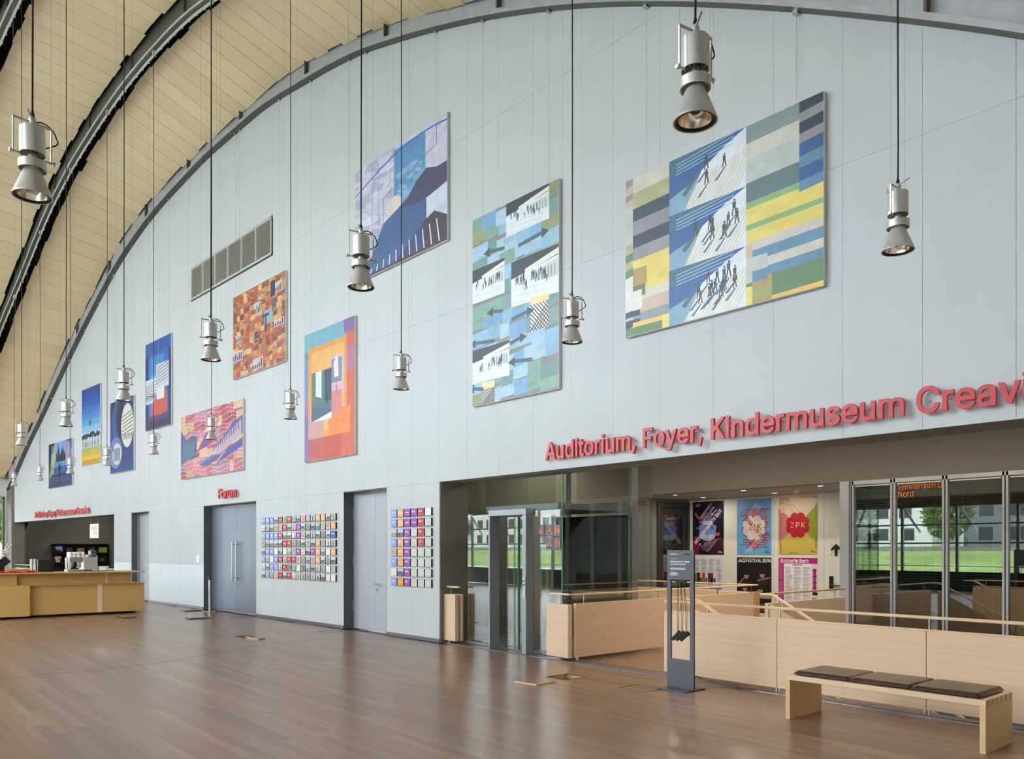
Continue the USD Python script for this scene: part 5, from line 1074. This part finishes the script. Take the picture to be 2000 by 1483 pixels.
shelf_item('paper_fan', 3, 0, fan, .42, .36, 'blue and white paper fan in the shelf corner', 'fan'); shelf_item('printed_shirt', 2, 0, shirt([(226, 206, 170), (220, 90, 50), (240, 170, 60), (150, 60, 60)]), .42, .36, 'cream shirt with orange patches on the shelf below the fan', 'shirt')
shelf_item('brown_card', 3, 1, card([(84, 54, 30), (60, 38, 24)]), .3, .26, 'brown square card on the shelf next to the fan', 'card'); shelf_item('book_pair', 3, 2, card([(190, 110, 50), (200, 200, 170), (150, 80, 40)]), .36, .24, 'orange and grey booklets on the shelf behind the machine', 'booklet'); shelf_item('paper_bird', 3, 3, lambda p, r: (p.poly([(.2, .3), (.5, .45), (.75, .8), (.6, .4), (.8, .3), (.5, .25)], (190, 196, 190)), p.poly([(.3, .7), (.5, .45), (.42, .4)], (170, 180, 176))), .36, .34, 'small pale paper bird on the shelf above the machine', 'ornament')
shelf_item('green_card', 3, 4, card([(130, 170, 30), (80, 120, 20), (170, 200, 50)]), .42, .30, 'bright green patterned card on the display shelf', 'card'); shelf_item('speckled_card', 2, 4, card([(20, 22, 28), (220, 222, 226), (180, 184, 190), (30, 34, 40)]), .34, .34, 'black and white speckled card on the display shelf', 'card')
hs = thing('hanging_sign', (-33.48, 7.33, 2.12), .092, label='white hanging sign with orange marks over the counter', cat='sign'); obj('panel', cb(0, .95, -.01, .01, 0, .54, .003), 'white_print', hs)
p = Print(.95, .54, (236, 234, 226)); [p.rect(.16 + .12 * i, .56, .22 + .12 * i, .78, (240, 150, 60)) for i in range(6)]; [p.rect(.46 + .14 * i, .24, .54 + .14 * i, .44, (240, 150, 60)) for i in range(3)]; p.put(hs, (0, -.0112, 0), 'print')
for u in (.1, .85): obj('hanging_rod', rod((u, 0, .54), (u, 0, .82), .008, 6), 'wire', hs)
bb = thing('balustrade', (0, 0, 0), label='distant oak balustrade with rail behind the counter', cat='balustrade')
for a, b in ((-42.0, -38.0), (-34.0, -30.0)):
    obj('panel', strip(np.linspace(a, b, 6), -.05, -.0, .06, .87), 'counter_oak', bb); obj('handrail', strip(np.linspace(a, b, 6), -.05, .0, .985, 1.015), 'oak_solid', bb)
    for u in np.linspace(a + .4, b - .4, 4): obj('rail_post', strip([u, u + .02], -.03, -.02, .87, .99), 'steel', bb)

# ------------------------------------------------------------------ end wall and its window
ew = thing('wall_end', kind='structure', label='narrow white end wall above the far window', cat='wall')
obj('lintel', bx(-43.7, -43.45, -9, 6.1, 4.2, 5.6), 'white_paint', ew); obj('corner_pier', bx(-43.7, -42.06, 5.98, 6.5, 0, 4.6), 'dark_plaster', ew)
wn = thing('window_3', (-43.5, 0, 0), 0, kind='structure', label='tall window at the far end with garden green outside', cat='window')
for y_ in (-7.5, -5.3, -3.1, -.9, 1.3, 3.5, 5.86): obj('mullion', bx(-.06, .06, y_ - .05, y_ + .05, 0, 4.12), 'mullion', wn)
obj('frame', [bx(-.06, .06, -7.5, 5.9, 4.05, 4.2), bx(-.06, .06, -7.5, 5.9, 0, .06)], 'alu_frame', wn); obj('side_frame', bx(-.05, .05, 5.9, 5.98, 0, 4.2), 'rail_white', wn)
for a, b in zip((-7.5, -5.3, -3.1, -.9, 1.3, 3.5), (-5.3, -3.1, -.9, 1.3, 3.5, 5.86)): obj('pane', bx(-.006, .006, a + .05, b - .05, .06, 4.05), 'clear_pane', wn)

# ------------------------------------------------------------------ glass front behind the camera (seen in the reflections)
ff = thing('window_1', kind='structure', label='long glazed front of the hall facing the meadow', cat='glass front')
xg = np.arange(-43.4, 3.5, .7); FD = 14.9
obj('parapet', strip(xg, FD - .1, FD + .1, 0, .78), 'dark_frame', ff); obj('fascia', strip(xg, FD - .25, FD + .1, 3.45, 5.2), 'fascia_brown', ff)
for z in (1.95, 2.72): obj('transom', strip(xg, FD - .03, FD + .03, z - .03, z + .03), 'mullion', ff)
obj('front_rail', strip(xg, FD - .6, FD - .57, 1.0, 1.03), 'steel', ff)
bay = np.arange(-43.4, 3.4, 2.2)
for u in bay:
    zt = float(ceil(u, FD)); obj('mullion', strip([u - .05, u + .05], FD - .06, FD + .06, .78, zt), 'mullion', ff)
    p0, p1_ = np.array([u + .1, float(wy(u)) - FD + .2, 3.5]), np.array([u + .7, float(wy(u)) - FD - .1, 2.4]); obj('prop', tube([p0, (p0 + p1_) / 2, p1_], .05, 8), 'rail_white', ff)
for a, b in zip(bay[:-1], bay[1:]):
    obj('pane', strip([a + .05, b - .05], FD - .006, FD + .006, .78, 3.45), 'clear_pane', ff); obj('pane', strip(np.linspace(a + .05, b - .05, 4), FD - .006, FD + .006, 5.2, lambda q: ceil(q, FD) - .02), 'clear_pane', ff)
obj('wall_right', bx(3.4, 3.6, -7.2, 8.9, 0, 4.5), 'plaster', kind='structure', label='plain wall closing the low end of the hall', cat='wall')

# ------------------------------------------------------------------ outdoors
gx = np.array([-260, -180, -120, -90, -70, -55, -45.2, -30, -10, 4.6, 30, 80, 160.]); gy_ = np.array([-240, -160, -100, -74, -66, -62, -58, -54, -50, -46, -43, -40, -20, -7.7, 19, 60, 120.])
def gz(x, y): return -.35 + 2.3 * np.clip((-y - 40) / 22, 0, 1)
V = np.array([[x, y, float(gz(x, y))] for x in gx for y in gy_]); F = []; n = len(gy_)
for i in range(len(gx) - 1):
    for j in range(n - 1):
        if 6 <= i <= 8 and gy_[j] == -7.7: continue          # the building stands here
        a = i * n + j; F += [[a, a + n, a + n + 1], [a, a + n + 1, a + 1]]
obj('lawn', trimesh.Trimesh(V, F, process=False), 'grass', kind='structure', label='sunlit meadow outside the glass front', cat='meadow')
obj('terrace', bx(-90, 40, -42, -7.6, -.5, -.28), 'terrace_stone', kind='structure', label='pale stone terrace outside the glass front', cat='terrace')
obj('road', bx(-200, 100, -64, -58, 1.5, 1.98), 'asphalt', kind='structure', label='pale road along the meadow edge', cat='road')
r_ = random.Random(12)
for i, (x, w, h, mt) in enumerate([(-118, 26, 9, 'facade_white'), (-86, 22, 7.5, 'facade_beige'), (-60, 20, 10, 'facade_white'), (-36, 20, 8, 'facade_grey'), (-12, 20, 9.5, 'facade_beige'), (12, 22, 8, 'facade_white')]):
    t = thing('apartment_building', (x, -74, 1.9), 0, label=['white apartment block farthest along the road', 'beige low apartment block with two window rows', 'tall white apartment block across the meadow', 'grey apartment block across the meadow', 'beige tall apartment block across the meadow', 'white apartment block at the near end of the road'][i], cat='building')
    obj('wall', bx(0, w, -10, 0, 0, h), mt, t); obj('roof', bx(-.3, w + .3, -10.3, .3, h, h + .4), 'facade_grey', t)
    for a in range(int(w // 3)):
        for b in range(int(h // 2.8)):
            u, z = 1 + 3 * a + r_.uniform(0, .6), .9 + 2.8 * b; obj('window', bx(u, u + 1.5, -.05, .04, z, z + 1.5), 'window_dark', t)
def tree(x, y, h, s, label):
    z0 = float(gz(x, y)); t = thing('tree', (x, y, z0), 0, label=label, cat='tree'); r = np.random.default_rng(s)
    obj('trunk', tube([(0, 0, 0), (.1, 0, h * .3), (0, .1, h * .75)], .06 * h / 3, 8), 'bark', t)
    n = 1500; c = r.normal(size=(n, 3)); c /= np.linalg.norm(c, axis=1)[:, None]; c = c * (r.uniform(.2, 1, (n, 1)) ** .5) * [h * .32, h * .32, h * .38] + [0, 0, h * .62]
    u = r.normal(size=(n, 3)); u /= np.linalg.norm(u, axis=1)[:, None]; w = np.cross(u, r.normal(size=(n, 3))); w /= np.linalg.norm(w, axis=1)[:, None]; sz = h * .035
    V = np.stack([c - u * sz, c + w * sz * .6, c + u * sz, c - w * sz * .6], 1).reshape(-1, 3); b = 4 * np.arange(n)[:, None]
    obj('foliage', trimesh.Trimesh(V, np.vstack([b + [0, 1, 2], b + [0, 2, 3]]), process=False), 'leaf', t, kind='stuff')
for i, (x, y, h) in enumerate([(-52, 5.4, 7), (-58, 2.0, 9), (-49, 1.5, 5), (-64, 6.5, 10), (-70, 0, 11)]): tree(x, y, h, i, ['yellow green tree close outside the far end window', 'tall green tree second outside the far end window', 'small bushy green tree near the far end window', 'high green tree behind the yellow green one', 'tallest green tree, farthest outside the end window'][i])
for i, (x, y, h) in enumerate([(-30, -52, 7), (-47, -54, 8), (-4, -50, 6), (-70, -55, 8), (-20, -46, 4)]): tree(x, y, h, 20 + i, ['round tree on the meadow by the grey block', 'tall tree on the meadow before the white block', 'small tree on the meadow by the beige block', 'broad tree on the meadow near the beige low block', 'small bushy tree in the middle of the meadow'][i])
